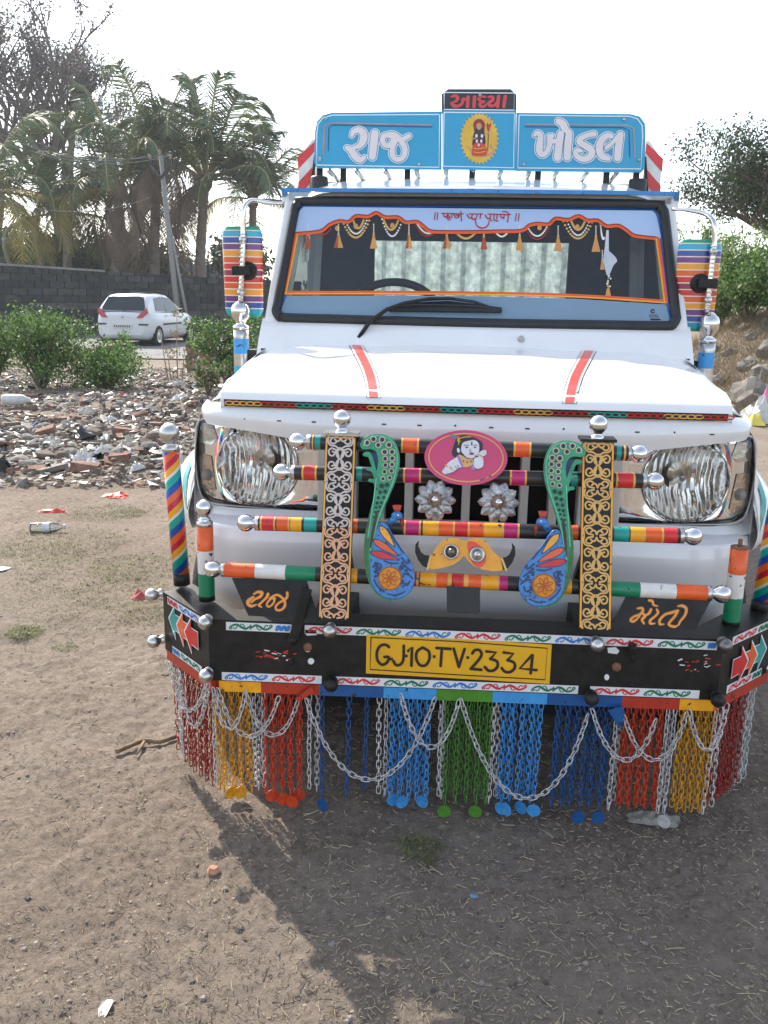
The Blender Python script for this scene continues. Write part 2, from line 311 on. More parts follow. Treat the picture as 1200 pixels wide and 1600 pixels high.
p = gnd(1020, 1283); thing_mesh('plastic_sheet', crumple(.14, .05, .022, 5), M('dusty_film', (.33, .31, .27), .5, var=.25, trans=.15), (p.x, p.y, zz(p.x, p.y)), 'crumpled dusty plastic sheet under the orange and yellow chains', 'plastic sheet', rz=-.1)
p = gnd(181, 773); thing_mesh('red_wrapper', crumple(.17, .12, .022, 6, 9, 7), polyr, (p.x, p.y, zz(p.x, p.y)), 'crumpled bright red wrapper on bare soil near the rubble', 'wrapper')
p = gnd(82, 798); thing_mesh('torn_wrapper', crumple(.2, .05, .02, 16, 7, 6), polyr, (p.x, p.y, zz(p.x, p.y)), 'flat torn red wrapper near the clear bottle', 'wrapper')
p = gnd(222, 934); o = thing_mesh('cloth_scrap', crumple(.1, .06, .03, 9, 7, 6), M('cloth_red', (.4, .08, .08), .8, var=.3), (p.x, p.y, zz(p.x, p.y)), 'faded red cloth scrap on the soil by the bumper end', 'cloth')
p = gnd(4, 893); thing_mesh('white_card', crumple(.07, .06, .008, 19, 4, 4), poly, (p.x, p.y, zz(p.x, p.y)), 'flat white card piece lying on the grassy soil', 'card')
p = gnd(740, 1404); mb = MB(); pebble(mb, (0, 0, .002), .009); thing_mesh('blue_bead', mb, M('bead_blue', (.12, .22, .33), .4), (p.x, p.y, zz(p.x, p.y)), 'small blue plastic bit in the shade of the truck', 'plastic bit')
# clear bottle
bt = empty('plastic_bottle', (0, 0, 0)); p = gnd(73, 833); bt.location = (p.x, p.y, zz(p.x, p.y)+.032); bt.rotation_euler = (0, 0, .35)
tag(bt, 'clear plastic water bottle lying on the bare grassy soil', 'bottle')
mb = MB().lathe([(.001, -.09), (.026, -.09), (.031, -.083), (.031, -.02), (.028, 0), (.031, .02), (.031, .045), (.022, .07), (.0125, .082), (.0125, .095)], 16, axis=(1, 0, 0)); obj('bottle_body', mb, glass('bottle_plastic', (.88, .92, .93), 2.2, .12), bt)
mb = MB().lathe([(.0315, -.02), (.029, 0), (.0315, .02)], 16, axis=(1, 0, 0)); obj('bottle_label', mb, M('bottle_label', (.62, .66, .7), .4), bt)
mb = MB().lathe([(.001, .108), (.0145, .107), (.0145, .094), (.012, .093)], 14, axis=(1, 0, 0)); obj('cap', mb, poly, bt)
# ------------------------------------------------------------------ rubble heap
def brick_mesh(seed, w_=.21, d_=.1, h_=.07):
    rg = random.Random(seed); mb = MB(); mb.box(-w_/2, w_/2, -d_/2, d_/2, 0, h_); cut = rg.uniform(.3, 1)
    mb.v = [(x*(cut if x > 0 else 1)+rg.uniform(-.02, .02), y+rg.uniform(-.014, .014), z+rg.uniform(-.01, .01)) for x, y, z in mb.v]; return mb
def rock_mesh(seed, r=.1, fl=.7, sub=2, rough=0.):
    bm = bmesh.new(); bmesh.ops.create_icosphere(bm, subdivisions=sub, radius=r); rg = np.random.default_rng(seed); dirs = rg.normal(0, 1, (9, 3)); dirs /= np.linalg.norm(dirs, axis=1)[:, None]; off = rg.uniform(.55, .95, 9)*r
    mb = MB()
    for v_ in bm.verts:
        c = np.array(v_.co)
        for d, o_ in zip(dirs, off):
            e = c@d-o_
            if e > 0: c = c-d*e
        if rough: c = c*(1+rough*(float(vnoise(np.array(c[0]*9/r+seed), np.array(c[1]*7/r+c[2]*8/r), seed))-.5)+rough*.8*(float(vnoise(np.array(c[0]*3/r+seed), np.array(c[1]*3/r-c[2]*3/r), seed))-.5))
        mb.v.append((c[0], c[1], c[2]*fl+r*fl*.4))
    for f in bm.faces: mb.f.append(tuple(v_.index for v_ in f.verts)); mb.m.append(0); mb.s.append(False)
    bm.free(); return mb
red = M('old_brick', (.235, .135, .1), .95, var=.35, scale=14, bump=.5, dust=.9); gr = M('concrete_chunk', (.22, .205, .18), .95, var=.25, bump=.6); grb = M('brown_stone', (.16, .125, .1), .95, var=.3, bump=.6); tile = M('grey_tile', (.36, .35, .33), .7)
def protos(fn, mats, name, seeds): 
    out = []
    for i, s_ in enumerate(seeds): mb = fn(s_); me = bpy.data.meshes.new(name); me.from_pydata(mb.v, [], mb.f); me.materials.append(mats[i % len(mats)]); me.update(); out.append(me)
    return out
kinds = [('broken_brick', protos(brick_mesh, [red, grb, red], 'broken_brick', range(6)), 'broken %s brick lying in the rubble heap', 'brick', 'bricks in the rubble heap', 70, .8),
         ('stone', protos(lambda s_: rock_mesh(s_, .11), [gr, grb], 'stone', range(6)), 'rough %s stone lying in the rubble heap', 'stone', 'stones in the rubble heap', 70, .7),
         ('plastic_bag', protos(lambda s_: crumple(.3, .22, .13, s_), [poly, polyc, poly, polyc], 'plastic_bag', range(30, 36)), 'crumpled %s plastic bag thrown on the rubble heap', 'plastic bag', 'bags in the rubble heap', 40, .5),
         ('black_bag', protos(lambda s_: crumple(.34, .26, .14, s_), [polyk], 'black_bag', (50, 51)), 'crumpled %s plastic bag lying in the rubble heap', 'plastic bag', 'bags in the rubble heap', 9, .6),
         ('concrete_fragment', protos(lambda s_: brick_mesh(s_, .42, .26, .05), [gr, tile], 'concrete_slab', (70, 71, 72)), 'flat broken %s slab lying in the rubble heap', 'slab', 'slabs in the rubble heap', 16, .75),
         ('coloured_wrapper', protos(lambda s_: crumple(.16, .11, .05, s_, 6, 5), [polyb, polyr, polyy, polyp], 'coloured_wrapper', (80, 81, 82, 83)), 'bright %s plastic wrapper lying in the rubble heap', 'wrapper', 'wrappers in the rubble heap', 22, .65)]
for name, ps, lab0, cat, grp0, cnt, sc_ in kinds:
    for i in range(cnt):
        u, v = rnd(-5, 345), 596+148*random.random()**.9
        if u < 240 and v < 632: v = rnd(632, 735)
        p = gnd(u, v); s_ = sc_*rnd(.55, 1.15)*(1.1 if p.y < 6 else 1); o = bpy.data.objects.new(name, ps[i % len(ps)]); COL.objects.link(o)
        look = {'old_brick': 'reddish', 'brown_stone': 'brown', 'concrete_chunk': 'grey', 'plastic_white': 'white', 'plastic_cream': 'cream', 'plastic_and_shade_black': 'black', 'grey_tile': 'pale', 'plastic_blue': 'blue', 'plastic_red': 'red', 'plastic_yellow': 'yellow', 'plastic_pink': 'pink'}[o.data.materials[0].name]; label = lab0 % look; grp = look+' '+grp0
        o.location = (p.x, p.y, zz(p.x, p.y)-.01); o.rotation_euler = (rnd(-.3, .3), rnd(-.3, .3), rnd(0, 6.28)); o.scale = (s_*rnd(.8, 1.2), s_*rnd(.8, 1.2), s_*rnd(.7, 1.2)); tag(o, label, cat, grp)
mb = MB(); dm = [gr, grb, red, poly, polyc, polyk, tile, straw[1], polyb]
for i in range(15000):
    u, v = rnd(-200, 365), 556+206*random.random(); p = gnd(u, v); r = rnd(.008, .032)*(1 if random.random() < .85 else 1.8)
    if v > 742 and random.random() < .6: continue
    mi = random.choices(range(9), (9, 24, 4, 1.3, 2.5, 6, 1.2, 14, .4))[0]  # black flakes are partly litter, partly shade between the pieces put in as colour
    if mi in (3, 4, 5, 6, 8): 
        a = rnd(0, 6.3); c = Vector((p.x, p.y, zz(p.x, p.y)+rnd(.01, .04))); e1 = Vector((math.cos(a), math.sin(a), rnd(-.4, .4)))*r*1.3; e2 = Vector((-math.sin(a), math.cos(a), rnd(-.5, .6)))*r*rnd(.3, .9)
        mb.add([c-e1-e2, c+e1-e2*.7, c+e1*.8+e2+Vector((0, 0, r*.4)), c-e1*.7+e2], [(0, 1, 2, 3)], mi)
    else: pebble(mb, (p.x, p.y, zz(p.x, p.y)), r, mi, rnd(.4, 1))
obj('rubble', mb, dm, kind='stuff', label='fine mixed rubble, plaster bits, litter and black shade flakes of the dump')
bw = gnd(20, 650); 
bt2 = MB().lathe([(.001, 0), (.05, 0), (.06, .02), (.06, .2), (.055, .22), (.03, .27), (.025, .3)], 12, axis=(1, 0, 0)); thing_mesh('milk_bottle', bt2, poly, (bw.x-.1, bw.y, zz(bw.x, bw.y)+.09), 'white opaque plastic bottle lying on the rubble heap', 'bottle', rz=.1)
# pile of bricks beside the shrub, fallen timber board
pb = gnd(312, 566)
for i in range(7):
    for j in range(2):
        o = thing_mesh('stacked_brick', brick_mesh(100+i*3+j, .27, .16, .085), red if (i+j) % 3 else grb, (pb.x+.28*j-.1+rnd(-.04, .04), pb.y+rnd(-.03, .03), zz(pb.x, pb.y)+i*.082), 'reddish brick in the low pile behind the truck mirror', 'brick', 'bricks piled near the lane', rz=rnd(-.15, .15))
tb = gnd(130, 575)
mb = MB(); mb.box(-.55, .55, -.05, .05, 0, .12); thing_mesh('timber_board', mb, M('old_timber', (.17, .11, .08), .9, var=.35, stretch=(1, 8, 8)), (tb.x, tb.y, zz(tb.x, tb.y)+.28), 'old brown timber board leaning among the green shrubs', 'board', rz=.25).rotation_euler = (.3, -.22, .25)
# ------------------------------------------------------------------ leaves
def leaf_cloud(mb, centers, radii, n_, size, mi=0, flat=1., droop=.0, aspect=.5):
    c = np.asarray(centers); r = np.asarray(radii); i = rng.integers(0, len(c), n_); d = rng.normal(0, 1, (n_, 3)); d /= np.linalg.norm(d, axis=1)[:, None]
    P = c[i]+d*(rng.random(n_)**.45*r[i])[:, None]*np.array([1, 1, flat])
    a = rng.normal(0, 1, (n_, 3)); a[:, 2] -= droop; a /= np.linalg.norm(a, axis=1)[:, None]; b = np.cross(a, rng.normal(0, 1, (n_, 3))); b /= np.linalg.norm(b, axis=1)[:, None]
    s_ = (size*rng.uniform(.6, 1.4, n_))[:, None]; A = a*s_; B = b*s_*aspect
    V = np.stack([P-A*.5, P+B*.5, P+A*.6, P-B*.5], 1).reshape(-1, 3); o = len(mb.v); mb.v.extend(map(tuple, V.tolist()))
    Fc = (np.arange(n_)[:, None]*4+np.arange(4)+o).tolist(); mb.f.extend(map(tuple, Fc))
    mb.m.extend((mi if isinstance(mi, int) else rng.choice(mi, n_).tolist()) if not isinstance(mi, int) else [mi]*n_); mb.s.extend([False]*n_)
bark = M('shrub_bark', (.16, .12, .09), .9, var=.3)
lg1 = M('leaf_green', (.085, .17, .035), .55, var=.4, trans=.35); lg2 = M('leaf_light', (.15, .25, .06), .55, var=.35, trans=.35); lg3 = M('leaf_deep', (.04, .085, .025), .6, var=.4, trans=.25); ldry = M('leaf_dry', (.26, .2, .11), .8, var=.3, trans=.2)
lpale = M('leaf_pale', (.3, .34, .19), .6, var=.3, trans=.3)
def shrub(name, loc, wx, h, label, cat='shrub', n_=2600, stems=9, mats=(lg1, lg2, lg3), size=.05, seed=1, group=None, wts=None, lean=0):
    rg = random.Random(seed); root = empty(name, loc); tag(root, label, cat, group); st = MB(); cs = []; rs = []
    for i in range(stems):
        a = rg.uniform(0, 6.28); rr = wx*.5*rg.uniform(.2, 1); tip = Vector((rr*math.cos(a)+lean*h*.3, rr*math.sin(a), h*rg.uniform(.55, 1.))); mid = tip*.5+Vector((0, 0, h*.15))
        st.tube(cr([(0, 0, -.05), tuple(mid), tuple(tip)], 4), [.018, .016, .014, .012, .01, .009, .008, .006, .004][:9], 5)
        for t in (.35, .55, .75, .9, 1):
            q = mid*2*t if t < .5 else mid+(tip-mid)*(t-.5)*2; cs.append(tuple(q+Vector((rg.uniform(-.1, .1), rg.uniform(-.1, .1), 0))*wx)); rs.append(wx*rg.uniform(.09, .2))
    obj('stem', st, bark, root); lf = MB(); leaf_cloud(lf, cs, rs, n_, size, rng.choice(len(mats), 1).tolist() if 0 else list(range(len(mats))), .8, .5); obj('crown', lf, list(mats), root); return root
def on_g(u, v): p = gnd(u, v); return Vector((p.x, p.y, zz(p.x, p.y)))
def at_depth(u, v, y): p = at(u, v, y); return Vector((p.x, p.y, zz(p.x, p.y)))
shrub('bushy_shrub', on_g(66, 614), 1.45, 1.02, 'tall bushy green shrub growing from the dark edge of the rubble heap', seed=2, n_=8000, stems=18, size=.042)
shrub('low_shrub', on_g(168, 616), 1.7, .5, 'low spreading green shrub beside the tall bushy shrub', seed=3, n_=6200, stems=18, size=.042)
shrub('thin_shrub', at_depth(185, 560, 14.), .8, .75, 'thin light green shrub in front of the white hatchback', seed=4, n_=900, stems=7, size=.06, mats=(lg2, lg1))
shrub('lane_shrub', on_g(356, 606), 1.25, 1.0, 'green shrub growing right behind the truck mirror', seed=5, n_=5200, stems=13)
shrub('thorny_shrub', at_depth(325, 600, 8.8), .75, .42, 'small sparse shrub with dry twigs by the truck fender', seed=6, n_=900, stems=9, mats=(lg1, ldry, lg3))
shrub('edge_shrub', on_g(-8, 600), 1., .8, 'leafy green shrub at the outer edge of the shrub row', seed=12, n_=2600, stems=9)
ds = empty('dry_weed', at_depth(277, 590, 12)); tag(ds, 'tall leafless dry weed standing in front of the hatchback', 'weed'); mb = MB()
for x, h, l in ((0, 1.15, .03), (-.15, .7, -.1), (.08, .55, .06), (-.1, .45, -.05)): mb.tube([(x, 0, -.02), (x+l*.5, 0, h*.5), (x+l, .02, h)], [.012, .009, .004], 5)
obj('stem', mb, M('dry_stem', (.3, .24, .16), .9), ds); mb = MB(); leaf_cloud(mb, [(-.1, 0, .45), (0, 0, .75), (.05, 0, 1.05), (.1, 0, .4)], [.12, .1, .1, .15], 160, .05, 0); obj('leaves', mb, ldry, ds)
# ------------------------------------------------------------------ block wall
wl = at(-110, 440, 26.3); wr = at(470, 440, 34.2); wl.z = wr.z = 0; wd = (wr-wl); WL = wd.length; wx_ = wd.normalized(); wn = Vector((wx_.y, -wx_.x, 0))
wall = empty('block_wall', wl); wall.rotation_euler = (0, 0, math.atan2(wx_.y, wx_.x)); tag(wall, 'long dark stained concrete block wall behind the parked hatchback', 'wall'); wall['kind'] = 'thing'
top = lambda s: 2.0-.36*s/WL; bl = [M('block_stain%d' % i, c, .95, var=.4, scale=5, bump=.4, bscale=30) for i, c in enumerate(((.042, .046, .048), (.055, .057, .057), (.033, .037, .04), (.075, .074, .07)))]
nr, ncol = 10, 27; cw = WL/ncol
for r in range(nr):
    z0 = -.45+r*.24; 
    for c in range(ncol):
        s0 = (c+(.5 if r % 2 else 0))*cw; s1 = min(s0+cw, WL); tz = top(s0)
        if s1-s0 < .1 or z0 > tz-.06: continue
        mb = MB(); z1 = min(z0+.24, tz); b_ = rnd(0, .035)+(.03 if r >= 6 else 0); g_ = .012; mb.box(s0+g_, s1-g_, -b_-.02, .2, z0+g_, z1-g_); obj('block', mb, random.choice(bl[:3] if r >= 5 else bl), wall)
mb = MB(); mb.add([(0, .01, -.6), (WL, .01, -.6), (WL, .01, top(WL)-.03), (0, .01, top(0)-.03), (0, .21, -.6), (WL, .21, -.6), (WL, .21, top(WL)-.03), (0, .21, top(0)-.03)], [(0, 1, 2, 3), (7, 6, 5, 4), (3, 2, 6, 7), (0, 3, 7, 4), (1, 5, 6, 2)]); obj('wall_core', mb, M('mortar_dark', (.03, .032, .034), .95, var=.3), wall)
mb = MB(); mb.beam((0, -.05, top(0)+.06), (WL*.42, -.05, top(WL*.42)+.0), .2, .07); obj('coping', mb, M('coping_grey', (.2, .2, .19), .9, var=.3), wall)
# far shed behind the wall
sh = empty('far_shed', at(300, 440, 52)); sh.location.z = -.3; tag(sh, 'pale blue sheet metal shed wall beyond the palm trunks', 'shed'); 
mb = MB().box(-3.2, 3.2, -.05, .05, 0, 2.95); obj('sheet', mb, M('sheet_blue', (.3, .38, .45), .6), sh)
for i in range(7): mb = MB().box(-3.1+i*1.03-.05, -3.1+i*1.03+.05, -.12, -.052, 0, 3.1); obj('post', mb, M('post_dark', (.05, .05, .055), .8), sh)
# ------------------------------------------------------------------ utility pole with wires
pt = at(251, 243, 29.6); pbm = at(279, 500, 29.6); up = empty('utility_pole', (pbm.x, 29.6, -.4)); tag(up, 'thin grey concrete utility pole with a V bracket beside the wall', 'utility pole')
cg = M('pole_concrete', (.22, .22, .21), .9, var=.2); H = pt.z+.4; dx = pt.x-pbm.x
mb = MB(); mb.tube([(.04, 0, 0), (dx, 0, H)], [.11, .075], 8); obj('post', mb, cg, up)
mb = MB(); mb.tube([(.42, .05, 0), (dx*.55+.04, .02, H*.62)], [.06, .05], 6); obj('strut', mb, cg, up)
st = M('bracket_steel', (.03, .03, .035), .7); zb = H-.75
for s_ in (-1, 1): mb = MB(); mb.beam((dx, -.1, zb), (dx+s_*.38, -.1, zb+.42), .08, .08); mb.beam((dx+s_*.38, -.1, zb+.42), (dx+s_*.36, -.1, zb+.62), .07, .07); obj('bracket_arm', mb, st, up)
for s_ in (-1, 0, 1): mb = MB().lathe([(.001, .16), (.04, .15), (.055, .09), (.03, .06), (.05, .03), (.03, 0)], 10, c=(dx+s_*.36, -.1, zb+.62 if s_ else H)); obj('insulator', mb, M('porcelain', (.25, .17, .13), .3), up)
for i, (s_, e) in enumerate(((-1, (-40, 190)), (0, (-40, 178)), (1, (-40, 205)), (-1, (-40, 300)))):
    a = Vector((dx+s_*.36, -.1, zb+(.74 if i != 3 else -.6))); e_ = at(e[0], e[1], 22)-Vector(up.location); pts_ = [a.lerp(e_, t)-Vector((0, 0, .5*4*t*(1-t))) for t in np.linspace(0, 1, 12)]
    mb = MB().tube(pts_, .012, 5); obj('power_line', mb, M('wire', (.08, .08, .09), .6), up)
# ------------------------------------------------------------------ palms and trees
pg = M('frond_green', (.085, .125, .05), .5, var=.4, trans=.25); py_ = M('frond_yellow', (.3, .25, .06), .6, var=.3, trans=.3); pbr = M('frond_brown', (.2, .145, .1), .8, var=.3, trans=.15); rach = M('rachis', (.28, .24, .1), .6); ptk = M('palm_trunk', (.2, .17, .14), .9, var=.3, scale=4, bump=.5)
def frond_mesh(seed, L_=3.6, rise=.9, drop=1.6, mats=(pg, rach), leaf=.8, nn=64, hang=.5):
    rg = random.Random(seed); mb = MB(); P = []
    for i in range(15): t = i/14; P.append(Vector((L_*(math.sin(t*1.25)/math.sin(1.25))*(1-.12*t*t), rg.uniform(-.02, .02), rise*L_*.5*math.sin(t*1.6)-drop*t*t*t)))
    mb.tube(P, [.045*(1-t/15)+.008 for t in range(15)], 5, 1)
    for i in range(nn):
        t = .12+.88*i/nn; k_ = min(int(t*14), 13); f_ = t*14-k_; o = P[k_].lerp(P[k_+1], f_); tan = (P[k_+1]-P[k_]).normalized(); l = leaf*(.35+1.1*math.sin(PI*min(t*.93+.05, 1)))*rg.uniform(.8, 1.15)
        for s_ in (-1, 1):
            sd = Vector((0, s_, 0)); d = (tan*.65+sd*.8+Vector((0, 0, .15-hang*rg.uniform(.5, 1.3)))).normalized(); w_ = tan*.022; mid = o+d*l*.5; e = o+d*l*.9+Vector((0, 0, -l*.32*hang))
            mb.add([o-w_, o+w_, mid+w_*.9, mid-w_*.9, e], [(0, 1, 2, 3), (3, 2, 4)], 0)
    me = bpy.data.meshes.new('frond'); me.from_pydata(mb.v, [], mb.f)
    for m_ in mats: me.materials.append(m_)
    me.polygons.foreach_set('material_index', mb.m); me.update(); return me
FM = {'g': [frond_mesh(1), frond_mesh(2, 3.4, 1.2, 1.3), frond_mesh(3, 3.8, .7, 2.0)], 'y': [frond_mesh(4, 3.5, .5, 2.4, (py_, rach)), frond_mesh(5, 3.6, .6, 2.2, (pg, rach))], 'b': [frond_mesh(6, 3., .1, 2.6, (pbr, pbr), .7, 46, 1.0)], 'u': [frond_mesh(7, 3.2, 1.9, .9, (pg, rach), .7), frond_mesh(9, 3.4, 1.6, 1.3, (pg, rach), .75)], 'd': [frond_mesh(8, 2.0, 1.9, .9, (pbr, pbr), .4, 26, .6)]}
def palm(u, vb, vc, Y, label, spec, seed, s_=1., lean=0):
    rg = random.Random(seed); b = at(u, vb, Y); c = at(u+lean, vc, Y); root = empty('coconut_palm', (b.x, Y, -.4)); tag(root, label, 'palm tree'); Hh = c.z+.4; dx_ = c.x-b.x
    P = [(dx_*t*t, 0, Hh*t) for t in np.linspace(0, 1, 26)]; mb = MB().tube(P, [.3*s_*(1-.35*i/25)*(1.06 if i % 2 else .96)+(.12 if i == 0 else 0) for i in range(26)], 10); obj('trunk', mb, ptk, root)
    mb = MB().ball((dx_, 0, Hh+.05), .36*s_, 10, sz=1.5); obj('crown_heart', mb, pbr, root)
    i = 0
    for kind, cnt, tl0, tl1, az0, az1 in spec:
        for j in range(cnt):
            f = bpy.data.objects.new('frond', FM[kind][j % len(FM[kind])]); COL.objects.link(f); f.parent = root; f.location = (dx_, 0, Hh+.1); az = az0+(az1-az0)*(j+rg.uniform(.2, .8))/cnt
            f.rotation_euler = (rg.uniform(-.3, .3), -rg.uniform(tl0, tl1), az); k_ = 1.3*s_*rg.uniform(.8, 1.15); f.scale = (k_, k_, k_)
    return root
palm(180, 432, 300, 40, 'coconut palm with yellowing fronds drooping over the wall', [('u', 4, .1, .6, 0, 6.28), ('g', 11, -.1, .5, 0, 6.28), ('y', 8, -.6, -.1, 2.2, 4.6), ('b', 5, -1.1, -.7, 0, 6.28)], 1, 1.0, 6)
palm(240, 435, 245, 41, 'coconut palm with a thick brown skirt and broken upright top fronds', [('d', 5, .3, .7, 0, 6.28), ('u', 2, .2, .5, 0, 6.28), ('b', 11, -1.2, -.35, 0, 6.28), ('g', 4, -.4, .1, 0, 6.28)], 2, .95, 8)
palm(311, 436, 285, 42, 'coconut palm with tall fanning green fronds near the truck cab', [('u', 6, .3, .85, -.9, 4.1), ('g', 12, -.1, .55, 0, 6.28), ('b', 8, -1.0, -.2, 1.8, 4.5), ('g', 5, -.5, 0, -.8, .8)], 3, 1.0, 10)
palm(-25, 432, 300, 37, 'coconut palm mostly cut off at the outer edge, fronds over the wall', [('g', 10, 0, .5, 0, 6.28), ('y', 8, -.6, 0, -1.5, 1.5)], 4, 1.0, 0)
palm(105, 432, 335, 44, 'short coconut palm half hidden between two taller palms', [('g', 12, 0, .6, 0, 6.28), ('y', 6, -.5, 0, 0, 6.28)], 5, .9, 0)
palm(395, 436, 315, 43, 'coconut palm half hidden behind the truck mirror', [('g', 13, -.1, .6, 0, 6.28), ('u', 3, .3, .7, 0, 6.28), ('y', 5, -.6, 0, 0, 6.28)], 6, .85, 0)
def tree(name, loc, H_, label, spread, seed, leafm, n_leaf, lsize, trunk_r=.35, splits=5, depth=5, bark_m=None, cl=.9, upright=.6, first=.3, group=None):
    rg = random.Random(seed); root = empty(name, loc); tag(root, label, 'tree', group); mb = MB(); cs = []; rs = []
    def grow(p, d, l, r, lv):
        q = p; pts_ = [tuple(p)]; dd = d
        for i in range(4):
            dd = (dd+Vector((rg.uniform(-.18, .18), rg.uniform(-.18, .18), rg.uniform(-.04, .12)))).normalized(); q = q+dd*l/4; pts_.append(tuple(q))
        mb.tube(pts_, [r*(1-.1*i) for i in range(5)], 6 if lv < 2 else 4, caps=False)
        if lv >= depth-2: 
            for i in (2, 3, 4): cs.append(pts_[i]); rs.append(cl*rg.uniform(.5, 1.1)*H_/14)
        if lv < depth:
            for i in range(rg.randint(2, 3) if lv else splits):
                a = rg.uniform(0, 6.28); side = Vector((math.cos(a), math.sin(a), rg.uniform(-.1, .3))); nd = (dd*upright+side*spread*rg.uniform(.5, 1.)).normalized(); st_ = Vector(pts_[rg.randint(2, 4)]) if lv else Vector(pts_[rg.randint(3, 4)])
                grow(st_, nd, l*rg.uniform(.62, .85), r*.6, lv+1)
    grow(Vector((0, 0, 0)), Vector((0, 0, 1)), H_*first, trunk_r, 0)
    obj('trunk', mb, bark_m or M('tree_bark', (.15, .12, .11), .9, var=.3), root); lf = MB(); leaf_cloud(lf, cs, rs, n_leaf, lsize, list(range(len(leafm))), .9, .2, .6); obj('crown', lf, list(leafm), root); return root
lgrey = M('leaf_grey', (.11, .12, .1), .7, var=.35, trans=.2); lgb = M('leaf_greybrown', (.135, .115, .11), .7, var=.3, trans=.2)
t1 = at(95, 432, 52); tree('tall_tree', (t1.x, 52, -.4), 19.5, 'tall sparse grey tree rising behind the coconut palms', .56, 8, (lgrey, lgb), 13000, .15, .5, 7, 6, None, .42, .9, .3)
t1 = at(10, 432, 56); tree('tall_tree', (t1.x, 56, -.4), 22., 'tallest sparse tree with thin bare limbs at the outer edge behind the palms', .55, 21, (lgrey, lgb), 12000, .15, .5, 6, 6, None, .42, .95, .3)
t1 = at(200, 432, 58); tree('tall_tree', (t1.x, 58, -.4), 16.5, 'shorter sparse grey tree between the yellow and broken palms', .58, 33, (lgrey, lgb), 13000, .15, .42, 7, 6, None, .42, .85, .29)
for i, (u, Y, hh, lab) in enumerate(((350, 70, 5.2, 'far green tree seen between the palms and the truck cab'), (275, 75, 5.6, 'far hazy tree above the blue shed'), (120, 66, 5., 'far dense tree behind the short palm'), (20, 64, 5.5, 'far dense tree behind the outer palm'), (60, 46, 6.5, 'dark round tree just behind the wall below the outer palm'), (150, 47, 6.2, 'dark round tree just behind the wall below the yellow palm'), (215, 48, 6., 'dark round tree just behind the wall between two palm trunks'), (400, 50, 6.5, 'dark round tree just behind the wall beside the mirror'))):
    t1 = at(u, 440, Y); tree('far_tree', (t1.x, Y, -.4), hh, lab, .9, 40+i, (lg3, lgrey), 3800, .3, .25, 6, 4, None, 2.2, .45, .3)
t1 = at(1212, 440, 21); tree('acacia_tree', (t1.x, 21, zz(t1.x, 21)-.2), 7.6, 'dark feathery acacia tree standing behind the pale green bushes', .95, 51, (M('leaf_acacia', (.045, .06, .035), .7, var=.4, trans=.2), lg3), 42000, .075, .16, 7, 6, None, .95, .55, .26)
t1 = at(1085, 440, 30); tree('far_tree', (t1.x, 30, zz(t1.x, 30)-.3), 3.0, 'low dark tree beyond the mound just above the far mirror', .95, 52, (lg3, lgrey), 5000, .13, .14, 6, 4, None, 2.4, .4, .3)
for u, Y, hh, ww, sd, lab in ((1120, 13.5, 1.15, 1.3, 61, 'pale green bush growing behind the far mirror plate'), (1170, 12.6, 1.0, 1.4, 62, 'leafy green bush on top of the stony mound'), (1215, 12., 1.05, 1.5, 63, 'dense green bush at the outer end of the stony mound'), (1085, 15, 1.75, 1.3, 64, 'tall milky green bush rising beside the cab pillar'), (1160, 15.5, 1.7, 1.7, 65, 'broad pale bush below the acacia tree')):
    shrub('wild_bush', at_depth(u, 500, Y), ww, hh, lab, 'bush', 5200, 16, (lg1, lg2, lpale) if sd in (61, 64, 65) else (lg1, lg2, lg3), .062, sd)
# behind the truck bed, seen under the sign
for i, (u, Y, hh, lab) in enumerate(((560, 45, 3.9, 'tree far behind the truck bed under the first sign word'), (930, 40, 4.0, 'tree far behind the truck bed under the second sign word'), (1040, 34, 4.3, 'thin tree behind the red and white bed corner'))):
    t1 = at(u, 440, Y); tree('far_tree', (t1.x, Y, -.4), hh, lab, .85, 70+i, (lg3, lg1), 3000, .2, .2, 5, 4, None, 1.8, .5, .3)
# stony mound: rocks and dry grass
rk = M('rough_rock', (.165, .15, .13), .95, var=.35, scale=8, bump=.8, bscale=25); rps = protos(lambda s_: rock_mesh(s_, .27, .8, 3, .28), [rk], 'rough_rock', range(90, 95))
for i, (u, Y, s_) in enumerate(((1140, 9.6, .9), (1185, 9.3, 1.3), (1120, 10.5, .6), (1165, 10.8, .75), (1195, 11., .9), (1135, 11.6, .6), (1150, 12.3, .55), (1110, 12., .5), (1180, 8.5, .6), (1150, 8.8, .5), (1200, 10.2, 1.), (1125, 9.9, .5), (1100, 11.2, .45), (1160, 10, .5), (1205, 8.9, .8), (1172, 11.8, .6), (1095, 9.9, .35), (1130, 8.7, .3), (1190, 12.2, .6), (1205, 12.8, .8))):
    p = at(u, 600, Y); o = bpy.data.objects.new('rough_rock', rps[i % 5]); COL.objects.link(o); o.location = (p.x, Y, zz(p.x, Y)-.1*s_); o.rotation_euler = (rnd(-.4, .4), rnd(-.4, .4), rnd(0, 6)); o.scale = (s_, s_*rnd(.8, 1.2), s_*rnd(.7, 1.1)); tag(o, 'rough grey rock on the stony mound behind the headlight', 'rock', 'rocks on the stony mound')
mb = MB()
for i in range(9000):
    u, Y = rnd(1075, 1230), rnd(8.3, 14); p = at(u, 600, Y); z0 = zz(p.x, Y); a = rnd(0, 6.3); l = rnd(.08, .3); d = Vector((math.cos(a)*.7, math.sin(a)*.7, rnd(.2, 1)))*l; o = Vector((p.x, Y, z0-.01)); s_ = Vector((.004, 0, 0)); mb.add([o-s_, o+s_, o+d], [(0, 1, 2)], random.choice((0, 0, 1)))
obj('dry_grass', mb, [ldry, M('dry_twig', (.19, .14, .1), .9)], kind='stuff', label='dry grass and twigs covering the stony mound')
